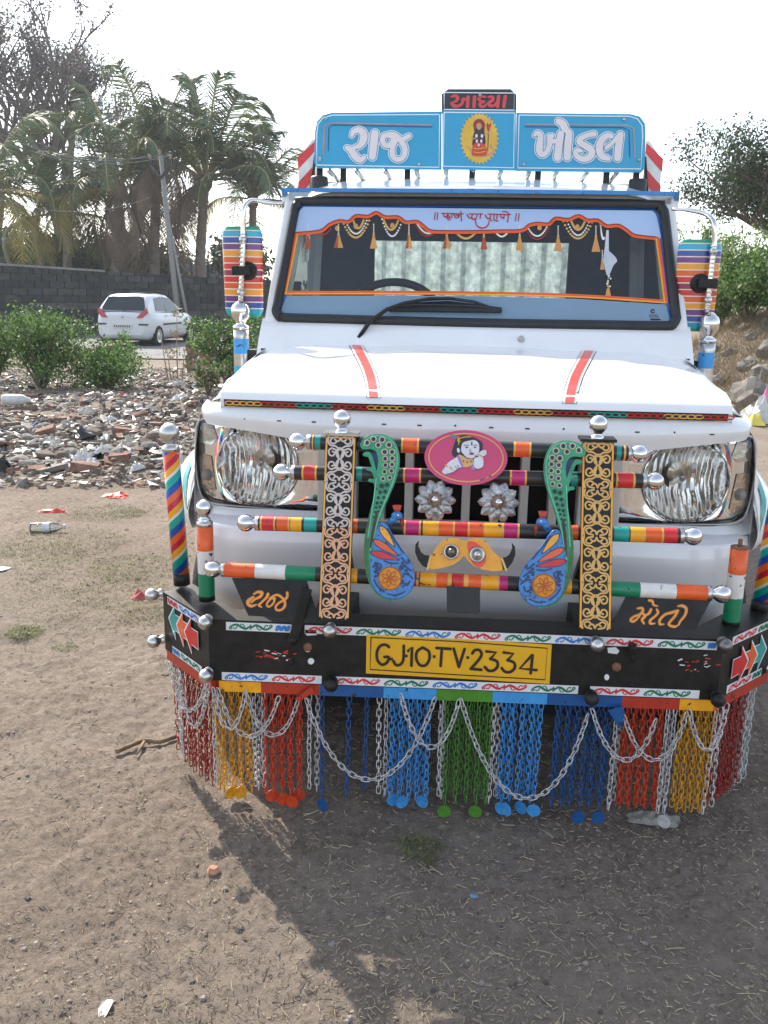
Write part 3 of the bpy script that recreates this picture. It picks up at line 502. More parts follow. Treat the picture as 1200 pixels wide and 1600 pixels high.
p = at(1188, 660, 8.3); thing_mesh('garbage_bag', crumple(.42, .32, .22, 120), poly, (p.x, 8.3, zz(p.x, 8.3)), 'white plastic garbage bag at the foot of the stony mound', 'plastic bag')
p = at(1178, 668, 8.1); thing_mesh('yellow_wrapper', crumple(.22, .15, .1, 121, 6, 5), polyy, (p.x, 8.1, zz(p.x, 8.1)), 'yellow wrapper lying beside the white garbage bag', 'wrapper')
p = at(1196, 645, 8.5); thing_mesh('pink_wrapper', crumple(.2, .15, .14, 122, 6, 5), polyp, (p.x, 8.5, zz(p.x, 8.5)+.14), 'pink and white wrapper on top of the white garbage bag', 'wrapper')
# far line of trees all round the field
mb = MB(); cs = []; rs = []
for i in range(230):
    a = rnd(-1.5, 1.5); d = rnd(105, 150); h = rnd(1.5, 4.2)*(1+.5*math.sin(a*7)); cs.append((d*math.sin(a), d*math.cos(a), h*.55)); rs.append(h*.9)
leaf_cloud(mb, cs, rs, 15000, .75, [0, 1], .75, 0, .8); obj('far_wood', mb, [lg3, lgrey], kind='stuff', label='far line of hazy trees round the field')
# ------------------------------------------------------------------ white hatchback
def hatchback():
    car = empty('hatchback_car', (-9.95, 23.55, -.352), -.075); tag(car, 'white small hatchback car parked on the lane by the block wall', 'car')
    wp = M('car_white', (.62, .64, .66), .3, var=.05, coat=.5); gl = M('car_glass', (.025, .035, .04), .08, var=.05); bk = M('car_black', (.015, .015, .017), .5); rd = M('tail_red', (.35, .015, .02), .2, coat=.6); al = M('car_alloy', (.5, .5, .52), .3, .8); ty = M('tyre', (.02, .02, .021), .9)
    ST = [(0, .66, .72, .34, .86), (.05, .78, .76, .24, .95), (.22, .835, .78, .2, 1.0), (.7, .845, .78, .2, .99), (1.6, .85, .76, .19, .97), (2.6, .85, .74, .19, .94), (3.1, .835, .72, .2, .9), (3.5, .8, .64, .22, .8), (3.8, .7, .56, .28, .68), (3.88, .6, .5, .36, .6)]
    def sec(y, hw, zs, zb_, zt): return [Vector((0, y, zb_)), Vector((hw*.85, y, zb_)), Vector((hw*.97, y, zb_+.1)), Vector((hw, y, (zs+zb_)/2)), Vector((hw, y, zs)), Vector((hw*.95, y, zt-.04)), Vector((hw*.86, y, zt)), Vector((0, y, zt+.02))]
    mb = MB(); S_ = [sec(*s_) for s_ in ST]
    for sg in (1, -1): mb.grid(lambda u, v: Vector((S_[v][u].x*sg, S_[v][u].y, S_[v][u].z)), range(8), range(len(S_)), flip=sg < 0)
    for k_ in (0, -1): mb.add([(v.x, v.y, v.z) for v in S_[k_]]+[(-v.x, v.y, v.z) for v in reversed(S_[k_])], [tuple(range(16)) if k_ else tuple(reversed(range(16)))])
    obj('body', mb, wp, car)
    GS = [(.1, .72, .97, .74, 1.0), (.2, .74, .97, .7, 1.18), (.42, .77, .97, .6, 1.44), (.8, .78, .97, .6, 1.49), (1.3, .78, .97, .6, 1.5), (1.9, .77, .96, .58, 1.45), (2.35, .75, .95, .62, 1.22), (2.85, .72, .92, .7, .95)]
    def gsec(y, bw, bz, rw, rz): return [Vector((bw, y, bz)), Vector((bw*.6+rw*.4, y, bz+(rz-bz)*.45)), Vector((rw+.02, y, bz+(rz-bz)*.9)), Vector((rw-.06, y, rz)), Vector((0, y, rz+.02))]
    G = [gsec(*s_) for s_ in GS]; mb = MB()
    for sg in (1, -1): mb.grid(lambda u, v: Vector((G[v][u].x*sg, G[v][u].y, G[v][u].z)), range(5), range(len(G)), flip=sg < 0)
    obj('roof', mb, wp, car)
    mb = MB().add([(-.5, .8, 1.512), (.5, .8, 1.512), (.5, 1.85, 1.475), (-.5, 1.85, 1.475)], [(0, 1, 2, 3)]); obj('roof_panel', mb, bk, car)
    mb = MB(); rw = [(-.62, .13, 1.03), (.62, .13, 1.03), (.66, .16, 1.1), (.55, .36, 1.4), (.4, .385, 1.425), (-.4, .385, 1.425), (-.55, .36, 1.4), (-.66, .16, 1.1)]; mb.add([(x, y-.035, z) for x, y, z in rw], [tuple(range(8))]); obj('rear_window', mb, gl, car)
    mb = MB().tube([(0, .1, 1.03), (.3, .12, 1.06), (.42, .125, 1.08)], .014, 5); obj('rear_wiper', mb, bk, car)
    for sg in (1, -1):
        for ys in (((.62, 1.02), (.75, 1.38), (1.28, 1.42), (1.28, .99)), ((1.33, .99), (1.33, 1.42), (1.8, 1.38), (2.35, 1.08), (2.45, .98))):
            mb = MB(); mb.add([(sg*(.788+.012-(z-.97)*.36), y, z) for y, z in ys], [tuple(range(len(ys))) if sg < 0 else tuple(reversed(range(len(ys))))]); obj('side_window', mb, gl, car)
        mb = MB(); mb.plate([(sg*.44, -.02, .82), (sg*.62, -.01, .82), (sg*.78, .03, .98), (sg*.735, .06, 1.1), (sg*.62, .02, 1.02)], (0, .08, 0)); obj('tail_light', mb, rd, car)
        mb = MB().box(*sorted((sg*.845, sg*.868)), .95, 2.35, .6, .65); obj('side_moulding', mb, bk, car)
        mb = MB().box(*sorted((sg*.5, sg*.78)), -.02, .03, .62, .66); obj('bumper_strip', mb, bk, car)
        mb = MB().ball((sg*.92, 2.25, 1.0), .1, 10, sx=1.1, sy=.7, sz=.75); obj('wing_mirror', mb, bk if sg > 0 else wp, car)
        mb = MB().box(*sorted((sg*.845, sg*.862)), 1.12, 1.3, .86, .89); obj('door_handle', mb, wp, car)
        for y in (.62, 3.1):
            whl = empty('wheel', (sg*.76, y, .3)); whl.parent = car
            mb = MB().lathe([(.2, -.1), (.29, -.1), (.305, -.06), (.305, .06), (.29, .1), (.2, .1)], 20, axis=(sg, 0, 0)); obj('tyre', mb, ty, whl)
            mb = MB().lathe([(.001, .085), (.06, .09), (.08, .08), (.19, .09), (.205, .1), (.21, .08)], 20, axis=(sg, 0, 0)); obj('rim', mb, al, whl)
            mb = MB().lathe([(.001, .062), (.37, .062)], 20, axis=(sg, 0, 0), c=(0, 0, .02)); obj('wheel_arch', mb, bk, whl)
    mb = MB().box(-.3, .3, -.03, .01, .52, .64); pl = obj('number_plate', mb, M('plate_white', (.6, .6, .56), .5), car)
    mb = MB()
    for i in range(9): mb.box(-.25+i*.058, -.25+i*.058+.03, -.034, -.0305, .55, .61)
    obj('plate_characters', mb, bk, pl)
    mb = MB().ball((0, -.0, .86), .05, 10, sy=.3); obj('badge', mb, al, car)
    mb = MB().box(-.7, .7, .25, 3.7, .16, .26); obj('underbody', mb, bk, car)
hatchback()
# ================================================================== the decorated pickup truck
T = empty('pickup_truck', (0, 0, 0)); tag(T, 'white pickup truck with painted bull bar, chain fringe and blue name board', 'pickup truck')
wp = M('truck_white', (.81, .805, .79), .28, var=.03, scale=3, coat=.6, dust=.12); blk = M('black_paint', (.013, .0125, .012), .42, var=.5, scale=30, bump=.12, bscale=140, dust=.1, spec=.3); rub = M('rubber', (.016, .018, .02), .5, var=.2)
chrome = M('chrome', (.72, .71, .69), .12, 1., var=.08, scale=25); dull = M('dull_chrome', (.55, .54, .52), .28, 1., var=.25, scale=40); dark = M('cavity_black', (.006, .006, .006), .8, var=.2); steel = M('grey_steel', (.33, .33, .34), .45, .7)
CHIP = ((.03, .025, .022), .625, 42)
def paint(n_, c, **k): return M('paint_'+n_, c, .38, var=.12, scale=30, chip=k.get('chip', CHIP), coat=.15)
P_or = paint('orange', S(226, 92, 30)); P_wh = paint('white', S(225, 220, 215)); P_gr = paint('green', S(10, 128, 88)); P_te = paint('teal', S(18, 150, 140)); P_rd = paint('red', S(205, 40, 40)); P_ye = paint('yellow', S(240, 165, 25)); P_mg = paint('magenta', S(190, 30, 105)); P_bk = paint('bar_black', (.02, .017, .015)); P_gd = paint('gold', S(225, 165, 75))
P_lb = paint('sky_blue', S(60, 150, 215)); P_db = paint('deep_blue', S(18, 82, 145)); P_gn = paint('leaf_green', S(72, 135, 35)); P_rr = paint('brick_red', S(178, 50, 30)); F_red = paint('flat_red', S(190, 35, 40)); F_pur = paint('purple', S(130, 50, 120))
# ---- bonnet
def hoodz(x, y):
    ys = [.33, .345, .37, .42, .52, .7, .9, 1.08]; zs = [1.103, 1.122, 1.138, 1.155, 1.175, 1.195, 1.21, 1.218]
    z = float(np.interp(y, ys, zs)); a = abs(x); z -= .028*max(0, (a-.5)/.215)**2.2*float(smst(.34, .62, y)); z += .008*float(smst(.30, .16, a))*float(smst(.45, .95, y)); return z
hx = sorted(set([-.715, -.705, -.69, -.66]+list(np.linspace(-.62, .62, 33))+[.66, .69, .705, .715])); hy = [.33, .337, .345, .357, .37, .39, .42, .47, .53, .62, .72, .82, .92, 1.0, 1.08]
mb = MB(); hwf = lambda y: 1.0+.03*float(smst(.33, .9, y))
mb.grid(lambda x, y: Vector((x*hwf(y), y+.012*(x/.7)**2*(1 if y < .5 else 0), hoodz(x, y))), hx, hy)
front = [Vector(mb.v[i]) for i in range(len(hx))]; mb.add(front+[v+Vector((0, .004, -.022)) for v in front]+[v+Vector((0, .05, -.024)) for v in front], [(len(hx)+i, len(hx)+i+1, i+1, i) for i in range(len(hx)-1)]+[(2*len(hx)+i, 2*len(hx)+i+1, len(hx)+i+1, len(hx)+i) for i in range(len(hx)-1)], 0, False)
n_ = len(hx)
for e in (0, n_-1):
    sd = [Vector(mb.v[j*n_+e]) for j in range(len(hy))]; mb.add(sd+[v+Vector((0, 0, -.035)) for v in sd], [(i, i+1, len(hy)+i+1, len(hy)+i) for i in range(len(hy)-1)], 0, True)
hood = obj('bonnet', mb, wp, T)
# red bonnet stripes
for sg in (-1, 1):
    mb = MB()
    def band(o0, o1, mi, l):
        ys = list(np.linspace(.342, 1.07, 16)); mb.grid(lambda o, y: Vector((sg*(.272+.128*(y-.34)/.73)*hwf(y)+o*(.8+.3*(y-.34)), y+.0, hoodz((sg*(.272+.128*(y-.34)/.73)+o), y)+l)), [o0, o1], ys, mi, True)
    band(-.026, .026, 0, .0012); band(-.0235, .0235, 1, .002); band(-.0155, .0155, 2, .0028); obj('bonnet_stripe', mb, [P_bk, P_wh, paint('coral', S(228, 72, 62), chip=None)], hood)
# chain-pattern tape on the bonnet lip
cols_tape = [P_gd, P_rr, P_te, F_red]; mb = MB(); fy = lambda x: .329+.012*(x/.7)**2
tape = lambda s, t: Vector((s, fy(s)-.0005+.004*(.011-t)/.022, 1.0925+t))
mb.grid(lambda s, t: tape(s, t)+Vector((0, -.001, 0)), list(np.linspace(-.703, .703, 30)), [-.0105, .0105], 4); i = 0; s = -.70; seg = 0
while s < .70:
    c = (seg//5) % 4; stroke(mb, [(s+.0125*math.cos(a)+.0125, .0052*math.sin(a)) for a in np.linspace(0, 2*PI, 9)[:-1]], .0034, tape, [0, 1, 2, 3][c], .0018, k=2, closed=True); s += .0205; seg += 1
stroke(mb, [(-.70, -.010), (.70, -.010)], .0012, tape, 0, .0019, smooth=False)
obj('pattern_tape', mb, cols_tape+[P_bk], hood)
# ---- header panel, grille, apron, wings
def zbot(x): return float(np.interp(abs(x), [0, .36, .45, .6, .74, .8], [.985, .985, .988, 1.01, 1.03, 1.036]))
mb = MB(); hxs = list(np.linspace(-.795, .795, 45))
def head(x, t):
    a = max(0, abs(x)-.70); yb = 5*a*a+900*max(0, a-.055)**3; zt = 1.082-.6*a*a; zb_ = zbot(x); ph = t*PI/2
    return Vector((x, .352+yb-.03*math.sin(min(1, t*1.7)*PI*.62)+.018*max(0, t-.6), zt+(zb_-zt)*t)) if t > .0 else Vector((x, .385+yb, zt+.006))
mb.grid(head, hxs, [0, .04, .12, .22, .35, .5, .7, .88, 1.], flip=True); mb.grid(lambda x, t: head(x, 1)+Vector((0, .06*t, .004*t)), hxs, [0, 1], flip=True); obj('header_panel', mb, wp, T)
mb = MB()
for i in range(14):
    x = -.64+i*.1; mb.box(x-.006, x+.006, .322, .3235, 1.046, 1.0495) if i % 3 else mb.ball((x, .324, 1.05), .003, 6)
obj('rivet_holes', mb, blk, T)
mb = MB().box(-.70, .70, .36, .44, 1.05, 1.094); obj('bonnet_gap', mb, dark, T)
mb = MB().box(-.40, .40, .42, .46, .70, 1.02); obj('radiator', mb, dark, T)
beige = M('grille_white', (.50, .48, .43), .45, var=.08)
gf = empty('grille'); gf.parent = T
for i in range(9): x = -.33+i*.082; mb = MB().box(x-.012, x+.012, .325, .40, .745, .99); obj('slat', mb, beige, gf, bevel=.006)
mb = MB().box(-.40, .40, .318, .40, .725, .748); mb.box(-.40, .40, .318, .40, .985, 1.0); mb.box(-.43, -.385, .322, .40, .725, 1.0); mb.box(.385, .43, .322, .40, .725, 1.0); obj('frame', mb, beige, gf, bevel=.006)
def apron(x, t):     # t 0 top ledge .. 1 bottom
    a = max(0, abs(x)-.62); yb = 3.*a*a+9*max(0, a-.14)**2; zt = .765-.02*abs(x); prof = [(.36, zt+.004), (.315, zt), (.272, zt-.012), (.262, zt-.05), (.268, .62), (.29, .52), (.33, .46)]
    k_ = t*(len(prof)-1); i_ = min(int(k_), len(prof)-2); f_ = k_-i_; return Vector((x, prof[i_][0]*(1-f_)+prof[i_+1][0]*f_+yb, prof[i_][1]*(1-f_)+prof[i_+1][1]*f_))
mb = MB(); mb.grid(apron, list(np.linspace(-.89, .89, 51)), list(np.linspace(0, 1, 25)), flip=True); obj('front_apron', mb, wp, T)
mb = MB().box(.0, .0001, 0, .0001, 0, .0001)
# fenders with wheel flares
for sg in (-1, 1):
    mb = MB()
    def fen(y, t):    # t 0 bonnet edge .. 1 lower edge
        ax = [(.725, 1.10), (.765, 1.085), (.80, 1.03), (.815, .95), (.822, .86), (.825, .78), (.825, .70)]; k_ = t*(len(ax)-1); i_ = min(int(k_), len(ax)-2); f_ = k_-i_; x = ax[i_][0]*(1-f_)+ax[i_+1][0]*f_; z = ax[i_][1]*(1-f_)+ax[i_+1][1]*f_
        rise = .1*float(smst(.4, 1.1, y))*(1-t); z += rise; return Vector((sg*(x+.02*float(smst(.4, .7, y))), y, z))
    mb.grid(fen, [.42, .45, .5, .56, .65, .8, .95, 1.1, 1.2], list(np.linspace(0, 1, 19)), flip=sg > 0); fender = obj('fender', mb, wp, T)
    mb = MB(); cy_, cz_ = .76, .42                              # flare round the wheel opening
    def flare(a, t): rr = .40+.13*t; return Vector((sg*(.825+.12*(1-t*t)*float(smst(.62, 1.0, a))), cy_-rr*math.cos(a), cz_+rr*1.0*math.sin(a)))
    mb.grid(flare, list(np.linspace(.72, PI-.1, 21)), [0, .1, .3, .5, .7, .85, 1.], flip=sg < 0); mb.grid(lambda a, t: flare(a, 0)+Vector((-sg*.09*t, 0, 0)), list(np.linspace(.72, PI-.1, 21)), [0, 1], flip=sg > 0); obj('wheel_flare', mb, wp, fender)
    mb = MB(); 
    for r0, r1, mi in ((.50, .512, 0), (.517, .526, 1)): mb.grid(lambda a, t: Vector((sg*(.829+.12*(1-((r0+(r1-r0)*t-.40)/.13)**2)*float(smst(.62, 1.0, a))), cy_-(r0+(r1-r0)*t+.003)*math.cos(a), cz_+(r0+(r1-r0)*t+.003)*math.sin(a))), list(np.linspace(.74, 1.6, 12)), [0, 1], mi)
    obj('flare_stripe', mb, [P_te, P_wh], fender)
    wh = empty('wheel', (sg*.76, cy_+.02, .355)); wh.parent = T
    mb = MB().lathe([(.2, -.1), (.33, -.1), (.352, -.07), (.352, .07), (.33, .1), (.2, .1)], 28, axis=(sg, 0, 0)); obj('tyre', mb, M('truck_tyre', (.025, .024, .023), .9, bump=.4), wh)
    mb = MB().lathe([(.001, .07), (.07, .08), (.09, .05), (.19, .06), (.205, .1), (.21, .0)], 22, axis=(sg, 0, 0)); obj('rim', mb, steel, wh)
mb = MB().box(-.60, .60, .50, 2.2, .42, 1.0); obj('engine_bay', mb, dark, T)
mb = MB().box(-.62, .62, .46, .50, .12, .50); obj('added_shade_plate', mb, dark, T)  # unseen plate added to keep the ground behind the chains dark
for sg in (-1, 1): mb = MB().box(*sorted((sg*.58, sg*.86)), 1.22, 1.24, .07, .6); obj('added_shade_flap', mb, rub, T)  # unseen sheets added behind the front wheels to block light under the truck
mb = MB().tube([(-.72, .78, .35), (.72, .78, .35)], .05, 10); obj('axle', mb, dark, T)
for sg in (-1, 1): mb = MB().box(*sorted((sg*.34, sg*.42)), .05, 4.3, .40, .52); obj('chassis_rail', mb, blk, T)
for sg in (-1, 1): mb = MB().box(*sorted((sg*.30, sg*.40)), .012, .30, .45, .56); obj('bumper_mount', mb, blk, T)
# ---- headlights
def flute_mat():
    m = bpy.data.materials.new('fluted_reflector'); m.use_nodes = True; t = m.node_tree; N = t.nodes; L = t.links; b = N['Principled BSDF']; b.inputs['Base Color'].default_value = (.92, .9, .87, 1); b.inputs['Metallic'].default_value = 1; b.inputs['Roughness'].default_value = .16
    tc = N.new('ShaderNodeTexCoord'); wv = N.new('ShaderNodeTexWave'); wv.wave_type = 'BANDS'; wv.bands_direction = 'X'; wv.inputs['Scale'].default_value = 14; wv.inputs['Distortion'].default_value = 2.5; wv.inputs['Detail Scale'].default_value = 1.2; L.new(tc.outputs['Object'], wv.inputs[0])
    bp = N.new('ShaderNodeBump'); bp.inputs['Strength'].default_value = .4; bp.inputs['Distance'].default_value = .01; L.new(wv.outputs['Fac'], bp.inputs['Height']); L.new(bp.outputs[0], b.inputs['Normal']); return m
flute = flute_mat(); clear = glass('clear_lens', (.96, .97, .97), 1.15, .01)
HX, HZ, HY = .625, .898, .40
for sg in (-1, 1):
    hl = empty('headlight'); hl.parent = T
    out = [(.425, .968), (.47, .982), (.56, .998), (.66, 1.016), (.75, 1.032), (.79, 1.032), (.812, 1.01), (.82, .95), (.82, .87), (.81, .81), (.785, .782), (.70, .776), (.56, .77), (.44, .766), (.425, .775)]
    yv = lambda x: HY+2.8*max(0, x-.70)**2
    mb = MB(); ring = [(HX+.128*math.cos(a), HZ+.118*math.sin(a)) for a in np.linspace(0, 2*PI, 37)[:-1]]
    ob = cr(out, 4, True); import bisect
    def hit(a):       # outline point in direction a from the reflector centre
        d = np.array([math.cos(a), math.sin(a)]); best = None
        for i in range(len(ob)):
            p_, q_ = np.array(ob[i]), np.array(ob[(i+1) % len(ob)]); e = q_-p_; den = d[0]*e[1]-d[1]*e[0]
            if abs(den) < 1e-9: continue
            w_ = p_-np.array([HX, HZ]); t_ = (w_[0]*e[1]-w_[1]*e[0])/den; s_ = (w_[0]*d[1]-w_[1]*d[0])/den
            if t_ > 0 and 0 <= s_ <= 1: best = t_ if best is None else max(best, t_)
        return (HX+d[0]*best, HZ+d[1]*best)
    A = np.linspace(0, 2*PI, 49)
    def bez(a, t): o_ = hit(a); r_ = (HX+.124*math.cos(a), HZ+.122*math.sin(a)); x = r_[0]+(o_[0]-r_[0])*t; z = r_[1]+(o_[1]-r_[1])*t; return Vector((sg*x, yv(x)+.012-.006*math.sin(t*PI), z))
    mb.grid(bez, list(A), [0, .15, .4, .7, 1], flip=sg > 0); obj('bezel', mb, M('bright_bezel', (.85, .85, .86), .07, 1., var=.03), hl)
    mb = MB(); mb.lathe([(.012, .115), (.03, .105), (.06, .088), (.09, .06), (.11, .028), (.117, .0), (.124, -.004), (.127, .006)], 40, c=(sg*HX, HY+.005, HZ), axis=(0, 1, 0)); obj('reflector', mb, flute, hl)
    mb = MB().lathe([(.001, -.055), (.012, -.052), (.014, -.03), (.018, 0), (.03, .01), (.034, .03)], 18, c=(sg*(HX-.005), HY+.085, HZ+.005), axis=(0, 1, 0)); obj('bulb', mb, dull, hl)
    # side lamps: two clear pockets at the outer edge
    for (x0, x1, z0, z1, cmat) in ((.745, .805, .955, 1.02, M('lamp_silver', (.62, .64, .64), .16, .9, bump=.3, bscale=50)), (.755, .808, .80, .925, M('lamp_amber_silver', (.58, .5, .44), .16, .9, bump=.3, bscale=50))):
        mb = MB(); pz = [(x0, z0+.02), (x0+.02, z0), (x1, z0+.004), (x1+.004, z1-.01), (x1-.012, z1), (x0+.012, z1-.004)]; mb.add([Vector((sg*x, yv(x)+.004, z)) for x, z in pz], [tuple(range(6)) if sg > 0 else tuple(reversed(range(6)))]); obj('side_lamp', mb, cmat, hl)
        mb = MB().lathe([(.018, .001), (.012, .008), (.001, .01)], 14, c=(sg*(x0+x1)/2, yv((x0+x1)/2)+.002, (z0+z1)/2), axis=(0, -1, 0)); pass
    mb = MB().tube([Vector((sg*x, yv(x)-.002, z)) for x, z in cr(out, 3, True)], .0065, 6, closed=True, ) if 0 else mb.tube([Vector((sg*x, yv(x)-.002, z)) for x, z in cr(out, 3, True)], .0042, 6, closed=True); obj('gasket', mb, M('lens_rim', (.5, .5, .49), .3), hl)
    def lens(a, t): o_ = hit(a); x = HX+(o_[0]-HX)*t; z = HZ+(o_[1]-HZ)*t; return Vector((sg*x, yv(x)-.022*(1-t**6)-.003, z))
    mb = MB(); mb.grid(lens, list(A), [.001, .3, .6, .8, .9, .97, 1], flip=sg > 0); obj('lens', mb, clear, hl)
    mb = MB(); mb.grid(lambda a, t: bez(a, 1)*(1-t)+lens(a, 1)*t, list(A), [0, 1]); obj('lamp_rim', mb, MATS['bright_bezel'], hl)
    mb = MB(); mb.box(*sorted((sg*.425, sg*.445)), .42, .53, .77, .97); obj('housing', mb, dark, hl)
    mb = MB(); mb.grid(lambda u, v: Vector((sg*u, .535+2.*max(0, u-.72)**2, v)), list(np.linspace(.40, .79, 8)), [.76, 1.03]); obj('lamp_backing', mb, dark, hl)
    mb = MB(); mb.grid(lambda x, t: Vector((sg*x, .462+14*max(0, x-.81)**2+.04*t**4, .745+(.945-11*max(0, x-.80)**2-.745)*t)), list(np.linspace(.79, .885, 12)), list(np.linspace(0, 1, 10)), flip=sg < 0); obj('fender_nose', mb, wp, T)
    # painted panel under the lamp (between lamp and apron)
    mb = MB(); mb.grid(lambda x, t: Vector((sg*x, .385+3.*max(0, x-.66)**2-.035*t, .772-.028*t)), list(np.linspace(.40, .85, 14)), [0, .5, 1], flip=sg < 0); obj('lamp_sill', mb, wp, T)
# ---- cab
WP0 = Vector((0, 1.165, 1.30)); WV = (Vector((0, 1.425, 1.755))-WP0).normalized(); WN = Vector((0, -WV.z, WV.y))
def W(u, v): return on_plane(u, v, WP0, WN)                 # photo point on the windscreen
def WX(x, t): return WP0 + Vector((x, 0, 0)) + WV*t           # windscreen coordinates in metres
WH = (Vector((0, 1.425, 1.755))-WP0).length
outer = [(-.725, .0), (-.735, .03), (-.70, WH-.045), (-.675, WH), (.675, WH), (.70, WH-.045), (.735, .03), (.725, .0)]
for sg in (-1, 1):
    mb = MB(); a = [WX(sg*.70, -.03), WX(sg*.775, -.09), WX(sg*.735, WH+.03), WX(sg*.665, WH+.012)]
    mb.plate(a if sg > 0 else list(reversed(a)), WN*-.09); obj('windscreen_pillar', mb, wp, T, bevel=.012)
mb = MB(); a = [WX(-.72, WH-.015), WX(.72, WH-.015), WX(.725, WH+.035), WX(-.725, WH+.035)]; mb.plate(a, WN*-.08); obj('windscreen_header', mb, M('cream_white', (.62, .59, .52), .4), T)
mb = MB(); mb.grid(lambda x, t: Vector((x, 1.175-.115*t, 1.305-.10*t-.03*max(0, abs(x)-.7)/.07*t+.01*math.sin(t*PI))), list(np.linspace(-.775, .775, 32)), [0, .1, .35, .7, 1.0], flip=True); mb.grid(lambda x, t: Vector((x, 1.06-.01*t, 1.205-.03*max(0, abs(x)-.7)/.07-.10*t)), list(np.linspace(-.775, .775, 32)), [0, 1], flip=True); obj('cowl', mb, wp, T)
mb = MB().box(-.76, .76, 1.07, 1.16, 1.1, 1.2); obj('cowl_well', mb, dark, T)
p = W(813, 538); mb = MB().lathe([(.012, 0), (.012, .008), (.006, .014), (.001, .014)], 10, c=(p.x, 1.10, 1.25), axis=(0, -.4, 1)); obj('washer_jet', mb, M('nozzle', (.45, .44, .42), .4), T)
rz_ = lambda x, y: 1.80+.065*float(smst(1.40, 1.78, y))-.03*(abs(x)/.72)**2-.05*max(0, abs(x)/.72-.86)/.14*1.0
mb = MB(); mb.grid(lambda x, y: Vector((x, y-.02*(1-(x/.74)**2), rz_(x, y)-(.012 if y < 1.43 else 0))), list(np.linspace(-.735, .735, 31)), [1.415, 1.43, 1.46, 1.5, 1.56, 1.63, 1.7, 1.8, 2.0, 2.25]); obj('roof', mb, wp, T)
mb = MB(); gp = [Vector((-.745, 2.25, 1.752)), Vector((-.745, 1.46, 1.762))]+[Vector((x, 1.405-.018*(1-(x/.74)**2), 1.778)) for x in np.linspace(-.735, .735, 15)]+[Vector((.745, 1.46, 1.762)), Vector((.745, 2.25, 1.752))]
for i in range(len(gp)-1): mb.beam(gp[i], gp[i+1], .02, .014)
obj('rain_gutter', mb, paint('gutter_blue', S(30, 125, 195)), T)
for sg in (-1, 1):
    mb = MB(); mb.plate([(sg*.775, 1.12, .62), (sg*.775, 2.25, .62), (sg*.775, 2.25, 1.28), (sg*.775, 1.17, 1.28)], (-sg*.04, 0, 0)); d_ = obj('door', mb, wp, T); mb = MB().box(*sorted((sg*.776, sg*.80)), 2.0, 2.14, 1.12, 1.16); obj('handle', mb, blk, d_)
    mb = MB(); mb.beam((sg*.765, 2.22, 1.28), (sg*.735, 2.22, 1.76), .05, .06); mb.beam((sg*.735, 1.45, 1.755), (sg*.735, 2.25, 1.755), .04, .05); obj('door_frame', mb, wp, T)
    mb = MB(); mb.add([(sg*.768, 1.2, 1.28), (sg*.768, 2.2, 1.28), (sg*.738, 2.2, 1.735), (sg*.738, 1.46, 1.735)], [(0, 1, 2, 3)]); obj('side_window', mb, glass('side_glass', (.25, .3, .32), 1.2), T)
# rear wall of the cab with its window
cabin = M('cabin_grey', (.085, .095, .105), .8, var=.15); wx0, wx1, wz0, wz1 = -.47, .44, 1.33, 1.64
mb = MB(); mb.box(-.76, wx0, 2.22, 2.26, .9, 1.78); mb.box(wx1, .76, 2.22, 2.26, .9, 1.78); mb.box(wx0, wx1, 2.22, 2.26, .9, wz0); mb.box(wx0, wx1, 2.22, 2.26, wz1, 1.78); obj('cab_rear_wall', mb, cabin, T)
mb = MB(); mb.add([(wx0, 2.24, wz0), (wx1, 2.24, wz0), (wx1, 2.24, wz1), (wx0, 2.24, wz1)], [(0, 1, 2, 3)]); obj('rear_window', mb, glass('rear_glass', (.8, .85, .85), 1.), T)
mb = MB(); mb.box(-.74, .74, 1.2, 1.5, 1.05, 1.27); obj('dashboard', mb, cabin, T, bevel=.04)
for sg in (-1, 1): mb = MB(); mb.box(*sorted((sg*.06, sg*.68)), 1.95, 2.12, .95, 1.36); obj('seat_back', mb, M('seat_vinyl', (.03, .028, .027), .55), T, bevel=.05)
sw = empty('steering_wheel'); sw.parent = T; c = Vector((-.325, 1.56, 1.30)); ax = Vector((0, -.75, .66)).normalized(); e1 = Vector((1, 0, 0)); e2 = ax.cross(e1)
mb = MB().tube([c+(e1*math.cos(a)+e2*math.sin(a))*.195 for a in np.linspace(0, 2*PI, 33)[:-1]], .017, 8, closed=True); obj('rim', mb, M('wheel_grip', (.035, .03, .03), .5), sw)
mb = MB()
for a in (-.4, PI+.4, -PI/2): mb.beam(c, c+(e1*math.cos(a)+e2*math.sin(a))*.19, .03, .012)
mb.lathe([(.05, 0), (.045, .02), (.001, .022)], 14, c=c, axis=ax); obj('spokes', mb, rub, sw)
# ---- windscreen glass, films, seal
orange = M('film_orange', S(225, 95, 40), .25, var=.05); gold = M('film_gold', S(235, 170, 60), .25, var=.05); bfilm = M('film_sky', (.40, .53, .74), .08, var=.04, scale=2); bfilm2 = M('film_grey_blue', (.19, .28, .37), .05, var=.08, scale=2); bline = M('film_line', S(25, 90, 165), .2)
mb = MB(); mb.add([WX(-.715, .015), WX(.715, .015), WX(.69, WH-.01), WX(-.69, WH-.01)], [(0, 1, 2, 3)]); wsc = obj('windscreen', mb, glass('windscreen_glass', (.74, .8, .83), 2.0), T)
seal = cr([WX(x, t) for x, t in [(-.69, .005), (0, .0), (.69, .005)]], 4)+[WX(.712, .014), WX(.724, .035), WX(.722, .06), WX(.708, WH/2), WX(.694, WH-.07), WX(.688, WH-.045), WX(.68, WH-.03), WX(.66, WH-.021), WX(.3, WH-.018), WX(0, WH-.017), WX(-.3, WH-.018), WX(-.66, WH-.021), WX(-.68, WH-.03), WX(-.688, WH-.045), WX(-.694, WH-.07), WX(-.708, WH/2), WX(-.722, .06), WX(-.724, .035), WX(-.712, .014)]
